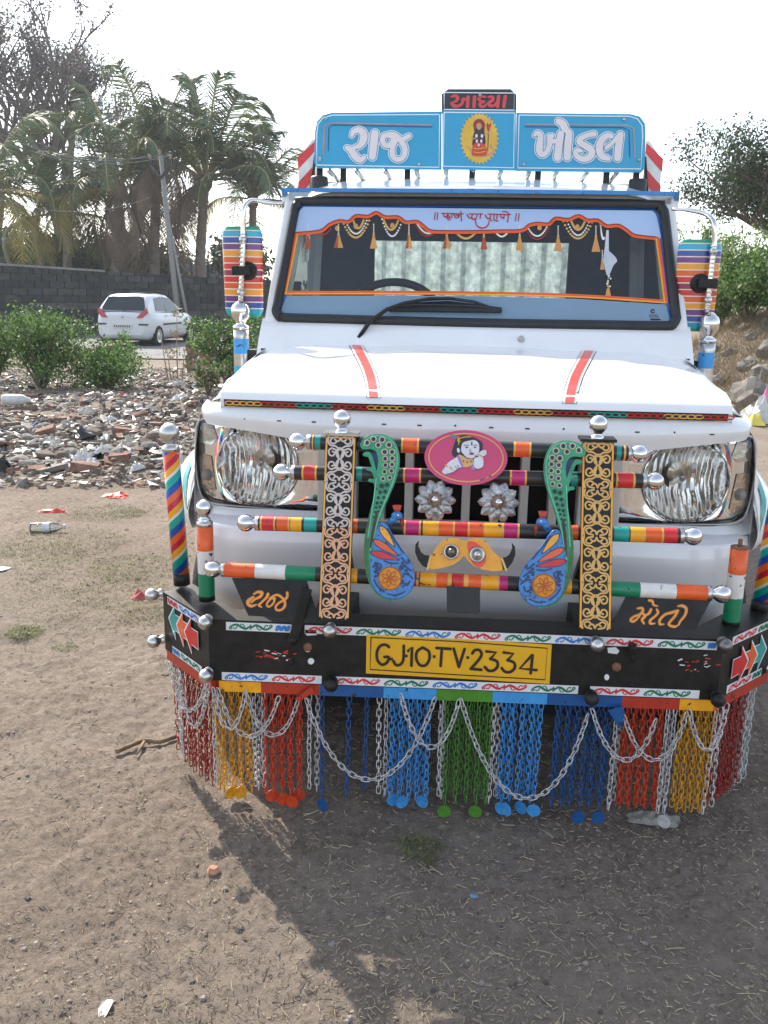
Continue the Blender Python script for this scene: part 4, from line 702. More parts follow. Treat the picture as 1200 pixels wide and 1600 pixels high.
mb = MB(); sp = [Vector(p_)+WN*.004 for p_ in seal]
cen = WX(0, WH/2); mb.tube([Vector(a) for a in cr([tuple(a) for a in sp], 3, True)], .0185, 8, closed=True); obj('windscreen_seal', mb, rub, T)
# scalloped film edge, in photo points
ed = [(462, 366), (500, 362), (514, 352), (530, 346), (545, 347), (556, 338), (575, 339), (588, 333), (602, 340), (622, 340), (634, 348), (652, 347), (664, 356), (674, 362), (700, 363), (740, 363), (780, 362), (815, 361), (826, 353), (840, 350), (857, 351), (868, 342), (888, 344), (904, 338), (918, 345), (934, 345), (948, 354), (966, 353), (980, 361), (992, 369), (1025, 373)]
eds = [tuple(a[:2]) for a in cr(ed, 3)]; fs_ = lambda u, v: W(u, v)
mb = MB(); topl = [(1017, 334), (1010, 328), (480, 322), (472, 328)]
ee = [(457, 366)]+eds[1:-1]+[(1034, 373)]
tl = lambda u: 323+(u-470)*.0115
mb.add([W(max(467, min(1024, u)), tl(max(466, min(1024, u))))+WN*.0012 for u, v in ee]+[W(u, v)+WN*.0012 for u, v in ee], [(i+1+len(ee), i+len(ee), i, i+1) for i in range(len(ee)-1)]); obj('sun_film', mb, bfilm, wsc)
mb = MB(); nW = WN; stroke(mb, eds, 6.2, fs_, 0, .0024, nW, smooth=False); stroke(mb, [(u, v-2.) for u, v in eds], 1.6, fs_, 2, .003, nW, smooth=False)
for q in ([(463, 367), (453, 420), (445, 458)], [(1027, 374), (1034, 425), (1040, 472)]):
    stroke(mb, q, 7, fs_, 0, .0024, nW); stroke(mb, [(u+(2 if u < 700 else -2), v) for u, v in q], 2.2, fs_, 1, .003, nW)
q = [(445, 458), (600, 458), (740, 459), (900, 463), (1040, 472)]; stroke(mb, q, 6, fs_, 0, .0024, nW); stroke(mb, [(u, v+1.5) for u, v in q], 2, fs_, 1, .003, nW)
obj('film_border', mb, [orange, gold, M('film_maroon', S(150, 50, 40), .3)], wsc)
mb = MB(); lo = [(446, 462), (600, 462), (740, 463), (900, 467), (1041, 476)]; lb = [(438, 492), (600, 503), (740, 507), (900, 511), (1049, 514)]
mb.add([W(u, v)+WN*.0012 for u, v in lo]+[W(u, v)+WN*.0012 for u, v in lb], [(i+6, i+1, i, i+5) if 0 else (i+5, i+6, i+1, i) for i in range(4)]); obj('lower_film', mb, bfilm2, wsc)
mb = MB(); stroke(mb, [(447, 462), (437, 490), (446, 501), (600, 505), (740, 508), (900, 513), (1035, 517), (1049, 510), (1042, 476)], 2.6, fs_, 0, .0026, nW, k=3); stroke(mb, [(457, 364), (465, 334), (474, 323), (490, 321.5), (740, 323.5), (1000, 327), (1018, 328.5), (1027, 338), (1034, 372)], 2.6, fs_, 0, .0026, nW, k=3); stroke(mb, [(458, 372), (441, 458)], 4, fs_, 1, .0020, nW); stroke(mb, [(1031, 376), (1045, 472)], 4, fs_, 1, .0020, nW); obj('film_line', mb, [bline, M('film_violet', S(80, 70, 160), .3)], wsc)
# printed garlands and tassels on the film
mb = MB(); bead = [M('bead_gold', S(205, 160, 90), .5), M('bead_white', S(225, 220, 205), .5), M('bead_red', S(150, 45, 40), .5), M('tassel', S(200, 145, 80), .6), M('tassel_red', S(165, 75, 50), .6)]
def garland(x0, x1, y0, y1, sag, mi, r=1.6, n_=14):
    global mb; mb = MB()
    for i in range(n_+1):
        t = i/n_; u = x0+(x1-x0)*t; v = y0+(y1-y0)*t+sag*4*t*(1-t); fill(mb, circ((u, v), r, 7), fs_, mi, .0016+.00001*i, nW)
    obj('printed_garland', mb, bead, wsc)['kind'] = 'stuff'
for x0, x1, y0, y1, sg_, mi in ((537, 577, 350, 345, 24, 0), (541, 573, 348, 345, 19, 1), (597, 628, 343, 346, 25, 1), (600, 622, 345, 346, 14, 0), (552, 568, 345, 345, 12, 0), (498, 517, 366, 358, 5, 2), (652, 674, 350, 364, 6, 1), (650, 676, 352, 366, 9, 2), (714, 742, 365, 365, 8, 0), (776, 792, 365, 365, 5, 1), (826, 856, 358, 352, 14, 1), (823, 860, 360, 353, 18, 2), (880, 925, 346, 348, 26, 0), (886, 920, 346, 348, 21, 1), (893, 913, 347, 348, 12, 0), (938, 944, 350, 372, 10, 1)):
    garland(x0, x1, y0, y1, sg_, mi, 1.9 if mi == 0 else 1.5, 16)
def tassel(u, v, h, w_, mi, mi2=None):
    global mb; mb = MB()
    fill(mb, [(u-1.2, v), (u+1.2, v), (u+w_/2, v+h), (u-w_/2, v+h)], fs_, mi, .0021, nW); fill(mb, circ((u, v), 2, 8), fs_, 0, .0023, nW)
    if mi2 is not None: fill(mb, [(u-1.2, v+1), (u, v+1), (u-1, v+h), (u-w_/2, v+h)], fs_, mi2, .0024, nW)
    for i in range(6): fill(mb, circ((u, v-3-i*2.6), 1.1, 6), fs_, 1, .0022, nW)
    obj('printed_tassel', mb, bead, wsc)
for u, v, h, w_, a, b in ((481, 367, 22, 11, 4, None), (529, 367, 21, 15, 3, 4), (584, 367, 22, 12, 3, None), (639, 367, 22, 12, 3, 4), (698, 369, 20, 14, 3, 4), (756, 370, 20, 11, 4, None), (812, 369, 23, 13, 3, None), (872, 370, 23, 14, 3, None), (931, 370, 24, 14, 3, None), (950, 447, 16, 9, 3, None), (941, 408, 14, 7, 3, None)): tassel(u, v, h, w_, a, b)
mb = MB()
for c_ in ((556, 354), (613, 353), (843, 356), (902, 355), (527, 357)): fill(mb, circ(c_, 3.6, 8, 4.5), fs_, 3, .0018, nW)
obj('printed_drops', mb, bead, wsc)['kind'] = 'stuff'
mb = MB(); stroke(mb, [(949, 362), (948, 385), (947, 410), (953, 422)], [4, 6, 9, 5], fs_, 0, .003, nW); fill(mb, [(946, 392), (957, 398), (964, 408), (958, 416), (950, 432), (944, 415)], fs_, 0, .0034, nW, True)
for i in range(14): fill(mb, circ((951+3*math.sin(i*2.3), 424+i*2), 1.6, 6), fs_, 1+i % 2, .0032+.00002*i, nW)
obj('hanging_charm', mb, [M('charm_white', S(190, 195, 200), .6), bead[1], blk], wsc)
# red devotional line
mb = MB(); cr_ = S(178, 30, 48); mt = M('film_crimson', cr_, .4)
def sk(pts_, w_=1.5, sm=True): stroke(mb, pts_, w_, fs_, 0, .003, nW, k=4, smooth=sm)
for x in (679.5, 683.5, 806, 810.5): sk([(x+.7, 333+(x-680)*.013), (x-.8, 344+(x-680)*.013)], 1.5)
sk([(690, 334), (724, 335)], 1.6); sk([(693, 336), (695, 340), (700, 337), (703, 341), (697, 340)], 1.7); sk([(699, 334), (700, 344), (704, 343)], 1.6); sk([(706, 335), (706, 341)], 1.7); sk([(709, 335), (712, 341), (717, 339), (716, 335)], 1.7); sk([(720, 331), (721, 346)], 1.8); sk([(712, 337), (718, 338)], 1.5)
sk([(730, 336), (733, 341), (738, 341)], 1.8); sk([(733, 335), (754, 335)], 1.4); sk([(738, 336), (737, 341), (740, 344), (742, 342)], 1.6); sk([(746, 335), (744, 341), (743, 347), (745, 353), (752, 357), (760, 355), (764, 349), (764, 345)], [1.4, 1.6, 1.6, 1.8, 2.2, 2, 1.6, 1.2]); sk([(751, 335), (750, 342)], 1.7)
sk([(758, 337), (762, 342), (766, 341)], 1.9); sk([(762, 335), (798, 336)], 1.5); sk([(767, 335), (766, 343), (769, 346)], 1.7); sk([(772, 336), (772, 344), (778, 346)], 1.7); sk([(777, 336), (776, 343)], 1.7); sk([(782, 336), (783, 341), (787, 340)], 1.6); sk([(788, 336), (787, 343)], 1.6); sk([(791, 336), (794, 338), (793, 348)], 1.8); sk([(785, 331), (792, 332), (796, 336)], 1.5)
obj('windscreen_lettering', mb, mt, wsc)
mb = MB()
def sk2(pts_, w_=1.2): stroke(mb, pts_, w_, fs_, 0, .003, nW, k=3)
sk2([(1022, 486), (1020, 484), (1017, 486), (1018, 489), (1022, 489)], 1.4)
for y, x0, x1 in ((493, 1014, 1029), (496, 1015, 1028)): 
    for x in range(x0, x1, 3): sk2([(x, y), (x+1.6, y)], 1.)
for x in range(1017, 1030, 3): sk2([(x, 499.5), (x+2, 499.8)], 2.)
obj('glass_mark', mb, blk, wsc)
# wiper
wi = empty('wiper'); wi.parent = T; lw = lambda u, v, d: W(u, v)+WN*d
mb = MB().tube([at(560, 528, 1.10), lw(578, 510, .03), lw(605, 492, .04), lw(632, 482, .04), lw(672, 474, .035), lw(710, 473, .03)], [.007, .0085, .0075, .0065, .006, .005], 8); obj('arm', mb, blk, wi)
mb = MB().tube([lw(608, 484, .012), lw(650, 480, .02), lw(700, 481, .02), lw(745, 482, .018), lw(783, 486, .012)], .006, 6); mb.beam(lw(608, 484, .008), lw(784, 486, .008), .016, .011); mb.tube([lw(628, 482, .012), lw(660, 474, .025), lw(700, 472, .028), lw(740, 476, .022), lw(768, 484, .012)], .0055, 6); mb.plate([lw(*q_, .018) for q_ in ((608, 489), (783, 491), (783, 484), (745, 479), (700, 474), (660, 476), (628, 481), (608, 483))], WN*-.008); obj('blade', mb, rub, wi)
mb = MB().lathe([(.016, 0), (.016, .02), (.009, .024), (.001, .024)], 12, c=at(560, 530, 1.10)+Vector((0, .01, -.02)), axis=(0, -.5, 1)); obj('pivot', mb, dull, wi)
# ---- load bed behind the cab
bed_w = M('bed_cream', (.55, .52, .45), .5, var=.15); corr = M('corrugated_fibreglass', (.56, .61, .57), .25, 0., var=.45, scale=26, bump=.4, bscale=22, trans=.5)
bed = empty('load_bed'); bed.parent = T
mb = MB(); xs = np.arange(-.80, .801, .0125); mb.grid(lambda x, z: Vector((x, 2.52+.012*math.copysign(1, math.sin(x*2*PI/.1))*min(1, abs(math.sin(x*2*PI/.1))*3), z)), list(xs), [.9, 1.3, 1.6, 1.86], smooth=False); obj('headboard', mb, corr, bed)
mb = MB().box(-.84, .84, 2.49, 2.56, 1.86, 1.93); obj('headboard_rail', mb, bed_w, bed)
for sg in (-1, 1):
    mb = MB().box(*sorted((sg*.82, sg*.86)), 2.62, 4.6, .85, 1.55); obj('side_panel', mb, bed_w, bed)
    # corner post painted in red and white diagonals
    poly_ = [(sg*.785, 1.70), (sg*.872, 1.70), (sg*.866, 2.03), (sg*.80, 2.115), (sg*.785, 2.115)]; mb = MB(); mb.plate([Vector((x, 2.42, z)) for x, z in (poly_ if sg > 0 else reversed(poly_))], (0, .05, 0)); post = obj('corner_post', mb, M('post_white', (.7, .68, .66), .45), bed)
    mb = MB()
    for z0 in (1.76, 1.885, 2.01): 
        z1 = z0+.065; q = [(.786, z0+.05), (.871, z0-.035), (.870, z1-.035), (.786, z1+.05)]; mb.add([(sg*x, 2.4175, min(z, 2.105-(.07 if x > .8 and z > 2.02 else 0))) for x, z in q], [(0, 1, 2, 3) if sg > 0 else (3, 2, 1, 0)])
    obj('red_stripe', mb, paint('post_red', S(205, 45, 50)), bed)
    mb = MB().tube([(sg*.78, 2.40, 2.04), (sg*.80, 2.36, 1.86)], .008, 6); obj('stay', mb, blk, bed)
mb = MB().box(-.82, .82, 2.6, 4.6, .82, .86); obj('bed_floor', mb, blk, bed)
for sg in (-1, 1):
    wh = empty('wheel', (sg*.72, 3.6, .355)); wh.parent = T; mb = MB().lathe([(.2, -.1), (.33, -.1), (.352, -.07), (.352, .07), (.33, .1), (.2, .1), (.1, .05), (.001, .05)], 24, axis=(sg, 0, 0)); obj('tyre', mb, M('truck_tyre', (.025, .024, .023), .9), wh)
# ---- name board on the roof
YS = 1.70; sg_ = empty('name_board'); sg_.parent = T; SB = lambda u, v: at(u, v, YS); cyan = M('sign_cyan', S(4, 152, 196), .3, var=.03, coat=.2); sline = M('sign_line', S(215, 235, 240), .35, var=.03); snavy = M('sign_navy', S(45, 80, 130), .4); sblk = M('sign_black', (.028, .032, .042), .4, var=.15); sgrey = M('sign_grey', S(140, 150, 165), .4)
BK = Vector((0, .03, 0))
l0 = [(690, 174), (690, 265), (495, 262), (491, 255), (492, 205), (495, 190), (504, 180), (518, 176)]; mb = MB().plate([SB(*p_) for p_ in l0], BK); obj('board_panel', mb, cyan, sg_)
r0 = [(807, 176), (985, 178), (1000, 182), (1008, 193), (1009, 215), (1007, 262), (1003, 269), (806, 267)]; mb = MB().plate([SB(*p_) for p_ in reversed(r0)], BK); obj('board_panel', mb, cyan, sg_)
mb = MB().plate([SB(*p_)+Vector((0, -.004, 0)) for p_ in [(806, 172), (806, 266.5), (691, 264.5), (691, 172)]], BK); obj('board_panel', mb, cyan, sg_)
mb = MB().plate([SB(*p_)+Vector((0, .001, 0)) for p_ in [(690, 174), (690, 147), (700, 139), (798, 139), (807, 148), (807, 175)][::-1]], BK*1.6); obj('top_box', mb, sblk, sg_)
def ln(mb, pts_, w_, mi, l=.002): stroke(mb, pts_, w_, SB, mi, l, smooth=False, cap=False)
mb = MB()
ln(mb, [(686, 179), (520, 180), (505, 184), (497, 194), (495, 210), (495, 258), (686, 261.5), (687, 179)], 1.8, 0); ln(mb, [(811, 180), (984, 182), (996, 186), (1003, 196), (1004, 214), (1001, 264), (809, 262.5), (811, 180)], 1.8, 0)
ln(mb, [(694, 176), (803.5, 177), (802.5, 262.5), (692.5, 260), (694, 176)], 1.8, 0, .006); ln(mb, [(694, 145), (803.5, 146), (803, 172.5), (694, 171.5), (694, 145)], 1.6, 0, .006)
ln(mb, [(675, 195.5), (517, 192), (507, 197), (505, 242)], 3., 2); ln(mb, [(675, 198.5), (520, 195.5), (514, 200), (513, 236)], 1.6, 1); ln(mb, [(507, 197), (506, 240)], 1.2, 3, .0028)
ln(mb, [(820, 194), (980, 196), (990, 200), (992, 246)], 3., 2); ln(mb, [(820, 198), (974, 199.5), (983, 204), (984, 246)], 1.6, 1)
obj('board_lines', mb, [sline, snavy, sgrey, M('sign_pink', S(200, 120, 130), .4)], sg_)
for u, v in ((500, 250), (510, 185), (655, 257), (818, 257), (998, 250), (975, 187), (750, 149), (500, 247)): mb = MB().lathe([(.006, 0), (.006, .003), (.001, .004)], 10, c=SB(u, v)+Vector((0, -.006, 0)), axis=(0, -1, 0)); obj('screw', mb, dull, sg_)
def letter_set(strokes, name, layers, par, fn, base):
    mb = MB()
    for li, (dw, mi) in enumerate(layers):
        for pts_, w_ in strokes:
            stroke(mb, pts_, [x+dw for x in w_] if hasattr(w_, '__len__') else w_+dw, fn, mi, base+.0012*li, k=5)
    return mb
raj = [([(550, 212), (553, 206), (561, 203.5), (568, 209), (568, 219), (562, 228), (553, 231)], [4, 6, 8, 10, 10, 7, 4]), ([(542, 231), (549, 235), (555, 244), (563, 250), (570, 246)], [5, 9, 10, 8, 4]), ([(586, 209), (584, 226), (582, 245)], [10.5, 10.5, 9.5]),
       ([(607, 211), (600, 213), (598, 220), (602, 227), (609, 227), (614, 221), (613, 214), (606, 211)], 6.5), ([(606, 209.5), (614, 210), (621, 214), (628, 222), (633, 234), (630, 246), (621, 249.5), (614, 244), (613, 234), (616, 226), (621, 218)], [4, 6, 7, 7.5, 7, 6.5, 6, 7, 6.5, 5, 4]), ([(639, 213), (632, 217), (627, 221)], [6, 6, 6])]
kho = [([(835, 212), (839, 208.5), (844.5, 212), (843, 226), (843, 237), (848, 242), (855, 236), (859, 224), (859, 215), (862, 213)], [3, 6, 7, 9, 9, 7, 6, 7, 7, 6]), ([(858, 213), (862, 220), (868, 221), (874, 217)], 5.5), ([(876, 209.5), (873, 228), (871, 246.5)], [9, 10, 10]), ([(889, 209), (887, 228), (886, 246)], [9, 10, 9.5]), ([(872.5, 190), (879, 194), (883, 202), (889, 206.5)], [8, 10, 9, 5]),
       ([(928, 209.5), (920, 211), (908, 216), (905, 222), (914, 228), (923, 234), (924, 242), (917, 248), (907, 248), (899, 241), (902, 235.5), (908, 236)], [7, 6, 7, 8, 8.5, 9, 9, 8, 7, 7, 6, 4]), ([(955, 213.5), (949, 212), (940, 219), (936, 232), (940, 244), (950, 248)], [6, 7, 9, 10, 9, 6]), ([(947, 231.5), (956, 224), (964, 214)], 4.5), ([(969, 211), (966, 230), (964.5, 247)], [9, 9.5, 9.5])]
lay = [(6.5, 0), (3.6, 1), (1.6, 2)]; lm = [sline, M('letter_outline', S(60, 120, 165), .4), M('letter_white', S(222, 214, 214), .4, var=.04)]
obj('name_lettering', letter_set(raj, '', lay, sg_, SB, .003), lm, sg_); obj('name_lettering', letter_set(kho, '', lay, sg_, SB, .003), lm, sg_)
adh = [([(705.5, 151.5), (711, 150), (715, 153), (713, 158), (707.5, 160.5)], [3.5, 5, 5.5, 4.5, 3]), ([(705.5, 161.5), (709, 165.5), (716, 166), (722, 162), (724, 155)], [4, 6, 4.5, 4.5, 5]), ([(722, 156), (730, 155)], 4), ([(731.5, 152), (730.5, 167)], 5.6), ([(741.5, 152), (740.5, 167)], 5.6), ([(758, 152), (752, 151), (748, 155), (752, 158.5), (757, 159)], [4, 4, 5, 4, 3]), ([(757, 159.5), (750, 162), (751, 166), (756, 167), (760, 163)], [3, 5, 5, 4, 3]), ([(763.5, 152), (769, 152), (770, 156.5), (764, 161), (766, 165.5), (772, 165), (777, 159)], [3.5, 5, 5, 5.5, 5.5, 4, 3.5]), ([(779, 151), (777, 167)], 5.6), ([(789.5, 151), (787, 167)], 5.6)]
obj('top_lettering', letter_set(adh, '', [(0, 0)], sg_, SB, .004), M('letter_red', S(205, 70, 78), .4), sg_)
# sunburst with a painted figure on the centre panel
mb = MB(); fl = lambda pts_, mi, l, sm=False: fill(mb, pts_, SB, mi, l, smooth=sm)
sb = [(749+(31 if i % 2 == 0 else 27)*math.cos(2*PI*i/64)*1.0, 217+(41 if i % 2 == 0 else 36)*math.sin(2*PI*i/64)) for i in range(64)]; fl(sb, 0, .0065)
fl([(727, 227), (733, 230), (741, 236), (756, 240), (768, 238), (771, 233), (765, 232), (766, 225), (768, 224), (769, 230), (774, 234), (770, 243), (755, 246), (738, 244), (734, 236)], 5, .0070); fl(circ((748.5, 196), 9.5, 16, 10), 1, .0072)
fl([(740, 210), (738, 224), (740, 228), (757, 228), (758, 214), (756, 204), (752, 199), (745, 199)], 2, .0076, True); fl([(741, 225), (757, 226), (761, 241), (755, 244), (740, 244), (737, 240)], 3, .0080, True); fl(circ((748.5, 198), 4, 12, 5.5), 5, .0084)
for c_, r_ in (((744.5, 213), 2), ((753, 213), 2), ((745, 221), 1.8), ((752, 221), 1.8), ((748, 227), 1.5)): fl(circ(c_, r_, 8, r_*1.6), 4, .0088)
stroke(mb, [(738, 214), (737, 217), (741, 217), (744, 215)], 1.8, SB, 5, .0086); stroke(mb, [(757, 211), (763, 208), (766, 203)], 2, SB, 5, .0086); stroke(mb, [(763.5, 196), (763, 212), (762, 236)], 1.3, SB, 6, .0082); fl([(760, 195), (762, 192), (764, 197), (766, 192), (768, 196), (765, 200), (766, 206), (763, 209), (761, 202)], 1, .0085)
for y in (231, 237): stroke(mb, [(740, y+1), (748, y+2), (758, y)], 1.1, SB, 0, .0086)
stroke(mb, [(741, 204), (742, 194), (748.5, 188), (755, 194), (756.5, 204)], 1.6, SB, 6, .0086)
obj('painted_emblem', mb, [M('em_yellow', S(222, 180, 60), .4), M('em_red', S(180, 60, 55), .4), M('em_dark', S(60, 55, 65), .5), M('em_skirt', S(205, 70, 50), .4), M('em_white', S(225, 215, 205), .4), M('em_skin', S(200, 150, 110), .4), M('em_brown', S(110, 60, 40), .4)], sg_)
# supports of the board
for i, (u0, u1) in enumerate(((512, 530), (555, 570), (600, 613), (650, 656), (697, 697), (740, 736), (784, 776), (828, 820), (872, 862), (920, 905), (968, 950))):
    mb = MB(); a = at(u0, 264, 1.735); b = at(u1, 282, 1.735); b.z = min(b.z, 1.86); mb.tube([a, Vector((b.x, 1.78, 1.842))], .011, 8); obj('strut', mb, dull, sg_)
for u in (498, 535, 636, 738, 842, 950, 997):
    a = at(u, 262, 1.71); mb = MB(); mb.box(a.x-.012, a.x+.012, 1.732, 1.75, 1.82, 1.93); obj('support_leg', mb, blk, sg_)
for u in (499, 997): a = at(u, 280, 1.66); mb = MB().lathe([(.001, .035), (.032, .035), (.036, .028), (.036, 0), (.036, -.03)], 16, c=(a.x, 1.66, 1.822)); obj('rubber_foot', mb, rub, sg_)
# ---- mirrors
STR = [S(25, 160, 190), S(30, 70, 150), S(105, 45, 120), S(225, 150, 30), S(215, 85, 30), S(195, 40, 35), S(140, 25, 70), S(195, 40, 35), S(215, 85, 30), S(225, 150, 30), S(105, 45, 120), S(30, 70, 150), S(25, 160, 190)]
sm = [M('mirror_stripe%d' % i, c, .22, var=.04, coat=.4) for i, c in enumerate(STR)]; sw_ = M('mirror_line', S(235, 215, 195), .3); sgn = M('mirror_edge', S(20, 150, 120), .3)
for sg in (-1, 1):
    mr = empty('mirror'); mr.parent = T; cx = sg*.862 if sg < 0 else .80; z0, z1 = (1.303, 1.632) if sg < 0 else (1.288, 1.608); hw = .073; Y0 = 1.25
    mb = MB(); edges = np.linspace(z0+.012, z1-.012, 14)
    def surf(x, z): e = max(0, (z0+.03-z)/.03, (z-z1+.03)/.03); h_ = hw*(1-.25*min(1, e)**2)+.004*(z-z0)/.33; return Vector((cx+x*h_+(-.012*(z-z0) if sg < 0 else .01*(z0-z)*0), Y0-.028*(1-x*x)**.5 if abs(x) < 1 else Y0, z))
    xs_ = [-1, -.93, -.8, -.5, -.2, .2, .5, .8, .93, 1]
    for i in range(13): 
        a, b = edges[i], edges[i+1]; mb.grid(surf, xs_, [a+(b-a)*.0, a+(b-a)*.5, a+(b-a)*.84], i); mb.grid(surf, xs_, [a+(b-a)*.84, b], 13)
    mb.grid(surf, xs_, [z0, z0+.006, edges[0]], 14); mb.grid(surf, xs_, [edges[-1], z1-.006, z1], 14)
    mb.add([surf(-1, z) for z in np.linspace(z0, z1, 12)]+[surf(1, z) for z in np.linspace(z1, z0, 12)], [tuple(range(24))], 15); obj('mirror_back', mb, sm+[sw_, sgn, rub], mr)
    if sg < 0: path = [at(444, 318, 1.30), at(420, 317, 1.27), at(398, 313, 1.24), at(387, 316, 1.215), at(381, 328, 1.2), at(380, 360, 1.2), at(380, 400, 1.2), at(377, 450, 1.2), at(376, 478, 1.2)]; bc = at(376, 489, 1.2); low = at(378, 556, 1.2); cl = at(378, 423, 1.2)
    else: path = [at(1050, 327, 1.30), at(1075, 328, 1.27), at(1098, 333, 1.24), at(1110, 340, 1.215), at(1116, 352, 1.2), at(1116, 380, 1.2), at(1113, 405, 1.2), at(1108, 450, 1.2), at(1104, 488, 1.2)]; bc = at(1108, 509, 1.2); low = at(1104, 580, 1.2); cl = at(1104, 443, 1.2)
    mb = MB().tube(cr([tuple(q) for q in path], 4), [.006]*4+[.0085]*12+[.0095]*17, 10); obj('arm', mb, chrome, mr)
    mb = MB()
    for t in np.linspace(0, 1, 16): c_ = path[5].lerp(path[8], t*.9+.05); mb.lathe([(.009, -.004), (.012, 0), (.009, .004)], 8, c=c_)
    for t in (.12, .82): c_ = path[5].lerp(path[8], t); mb.ball(c_, .015, 10)
    obj('arm_rings', mb, dull, mr)
    mb = MB().lathe([(.001, .05), (.012, .046), (.031, .028), (.036, .012), (.034, -.012), (.02, -.032), (.016, -.04), (.03, -.048), (.03, -.06), (.001, -.06)], 20, c=bc); obj('knob', mb, chrome, mr)
    mb = MB(); a = bc+Vector((0, 0, -.06)); b = Vector((low.x, low.y, low.z-.25)); L_ = (a-b).length; z_ = [0, .03, .034, .085, .09, .13, .135, .18, .185, L_]; d_ = (b-a).normalized(); mb.tube([a+d_*q for q in z_], .029, 16, [0, 0, 1, 1, 0, 0, 2, 2, 0]); obj('stand', mb, [dull, P_lb, paint('cyan_band', S(30, 165, 200))], mr)
    mb = MB(); mb.box(cl.x-.033, cl.x+.033, cl.y-.028, cl.y+.004, cl.z-.016, cl.z+.016); mb.lathe([(.034, 0), (.034, .018), (.026, .024), (.001, .024)], 16, c=cl+Vector((.018*(-sg), .03, 0)), axis=(0, -1, 0)); obj('clamp', mb, blk, mr, bevel=.004)
    mb = MB(); mb.beam((sg*.78, 1.26, 1.16), (low.x, low.y, 1.16), .05, .05); obj('bracket', mb, blk, mr)
# ================================================================== front guard (leans back a little)
GB = .25; G0 = -.03
GN = Vector((0, -1, GB)).normalized(); GP = Vector((0, G0, .59))
def G(u, v, d=0): return on_plane(u, v, GP+GN*d, GN)
gd = T
def gy(z): return G0+GB*(z-.59)
BALLP = [(.001, .0235), (.009, .0218), (.0165, .0167), (.0217, .009), (.0235, 0), (.0217, -.009), (.0165, -.0167), (.012, -.021), (.012, -.027), (.0165, -.029), (.0165, -.035)]
def knob(c, ax, par, mat=dull, s_=1., name='ball_knob'): mb = MB().lathe([(r_*s_, h_*s_) for r_, h_ in BALLP], 20, c=c, axis=ax); return obj(name, mb, mat, par)
COLS = {'k': P_bk, 'o': P_or, 'w': P_wh, 'g': P_gr, 't': P_te, 'r': P_rd, 'y': P_ye, 'm': P_mg, 'd': P_gd, 's': dull}; KEY = list(COLS)
BARS = [((465, 690), (998, 709), [(480, 's'), (487, 'k'), (489.5, 'd'), (492, 'k'), (494, 't'), (503, 'k'), (631, 'd'), (634, 'o'), (656, 'd'), (659, 'k'), (806, 'd'), (809, 'o'), (830, 'd'), (833, 'k'), (963, 't'), (970, 'k'), (974, 'd'), (977, 'k'), (981, 's'), (986, None)]),
        ((440, 738), (1023, 752), [(456, 's'), (462, 'k'), (474, 'd'), (477, 'r'), (495, 'd'), (498, 'k'), (561, 't'), (570, 'k'), (635, 'd'), (638, 'm'), (660, 'd'), (663, 'k'), (801, 'd'), (804, 'm'), (824, 'd'), (827, 'k'), (895, 't'), (905, 'k'), (963, 'd'), (966, 'r'), (989, 'd'), (992, 'k'), (1004, 's'), (1010, None)]),
        ((384, 817), (1083, 838), [(400, 's'), (406, 'k'), (409, 'd'), (412, 'r'), (431, 'd'), (434, 'k'), (436, 'o'), (454, 'd'), (457, 'k'), (458, 'y'), (476, 'k'), (480, 't'), (500, 'k'), (555, 'o'), (565, 'k'), (638, 'd'), (641, 'm'), (662, 'd'), (665, 'k'), (668, 'y'), (690, 'd'), (693, 'o'), (715, 'd'), (718, 'r'), (738, 'd'), (741, 'o'), (763, 'd'), (766, 'y'), (790, 'd'), (794, 'm'), (815, 'd'), (818, 'k'), (897, 'o'), (908, 'k'), (962, 't'), (985, 'k'), (987, 'y'), (1007, 'd'), (1010, 'o'), (1034, 'd'), (1037, 'r'), (1058, 'k'), (1062, 's'), (1069, None)]),
        ((333, 889), (1128, 928), [(347, 's'), (353, 'o'), (403, 'w'), (452, 'g'), (500, 'k'), (557, 'y'), (567, 'k'), (651, 'm'), (660, 'd'), (664, 'k'), (666, 'y'), (686, 'd'), (691, 'o'), (709, 'd'), (715, 'r'), (734, 'd'), (741, 'o'), (761, 'd'), (766, 'y'), (785, 'd'), (789, 'm'), (802, 'k'), (890, 'y'), (900, 'k'), (958, 'g'), (1004, 'w'), (1058, 'o'), (1105, 's'), (1112, None)])]
for (a, b, segs) in BARS:
    A_ = G(*a, -.035); B_ = G(*b, -.035); z_ = (A_.z+B_.z)/2; tilt = (B_.z-A_.z)
    pts_ = []; mi = []
    for u, c_ in segs:
        t = (u-a[0])/(b[0]-a[0]); pts_.append(A_.lerp(B_, t)); mi.append(KEY.index(c_) if c_ else 0)
    mb = MB().tube(pts_, .0195, 18, mi[:-1]); bar = obj('cross_bar', mb, [COLS[k_] for k_ in KEY], gd)
    d_ = (B_-A_).normalized(); knob(A_, -d_, bar, chrome); knob(B_, d_, bar, chrome)
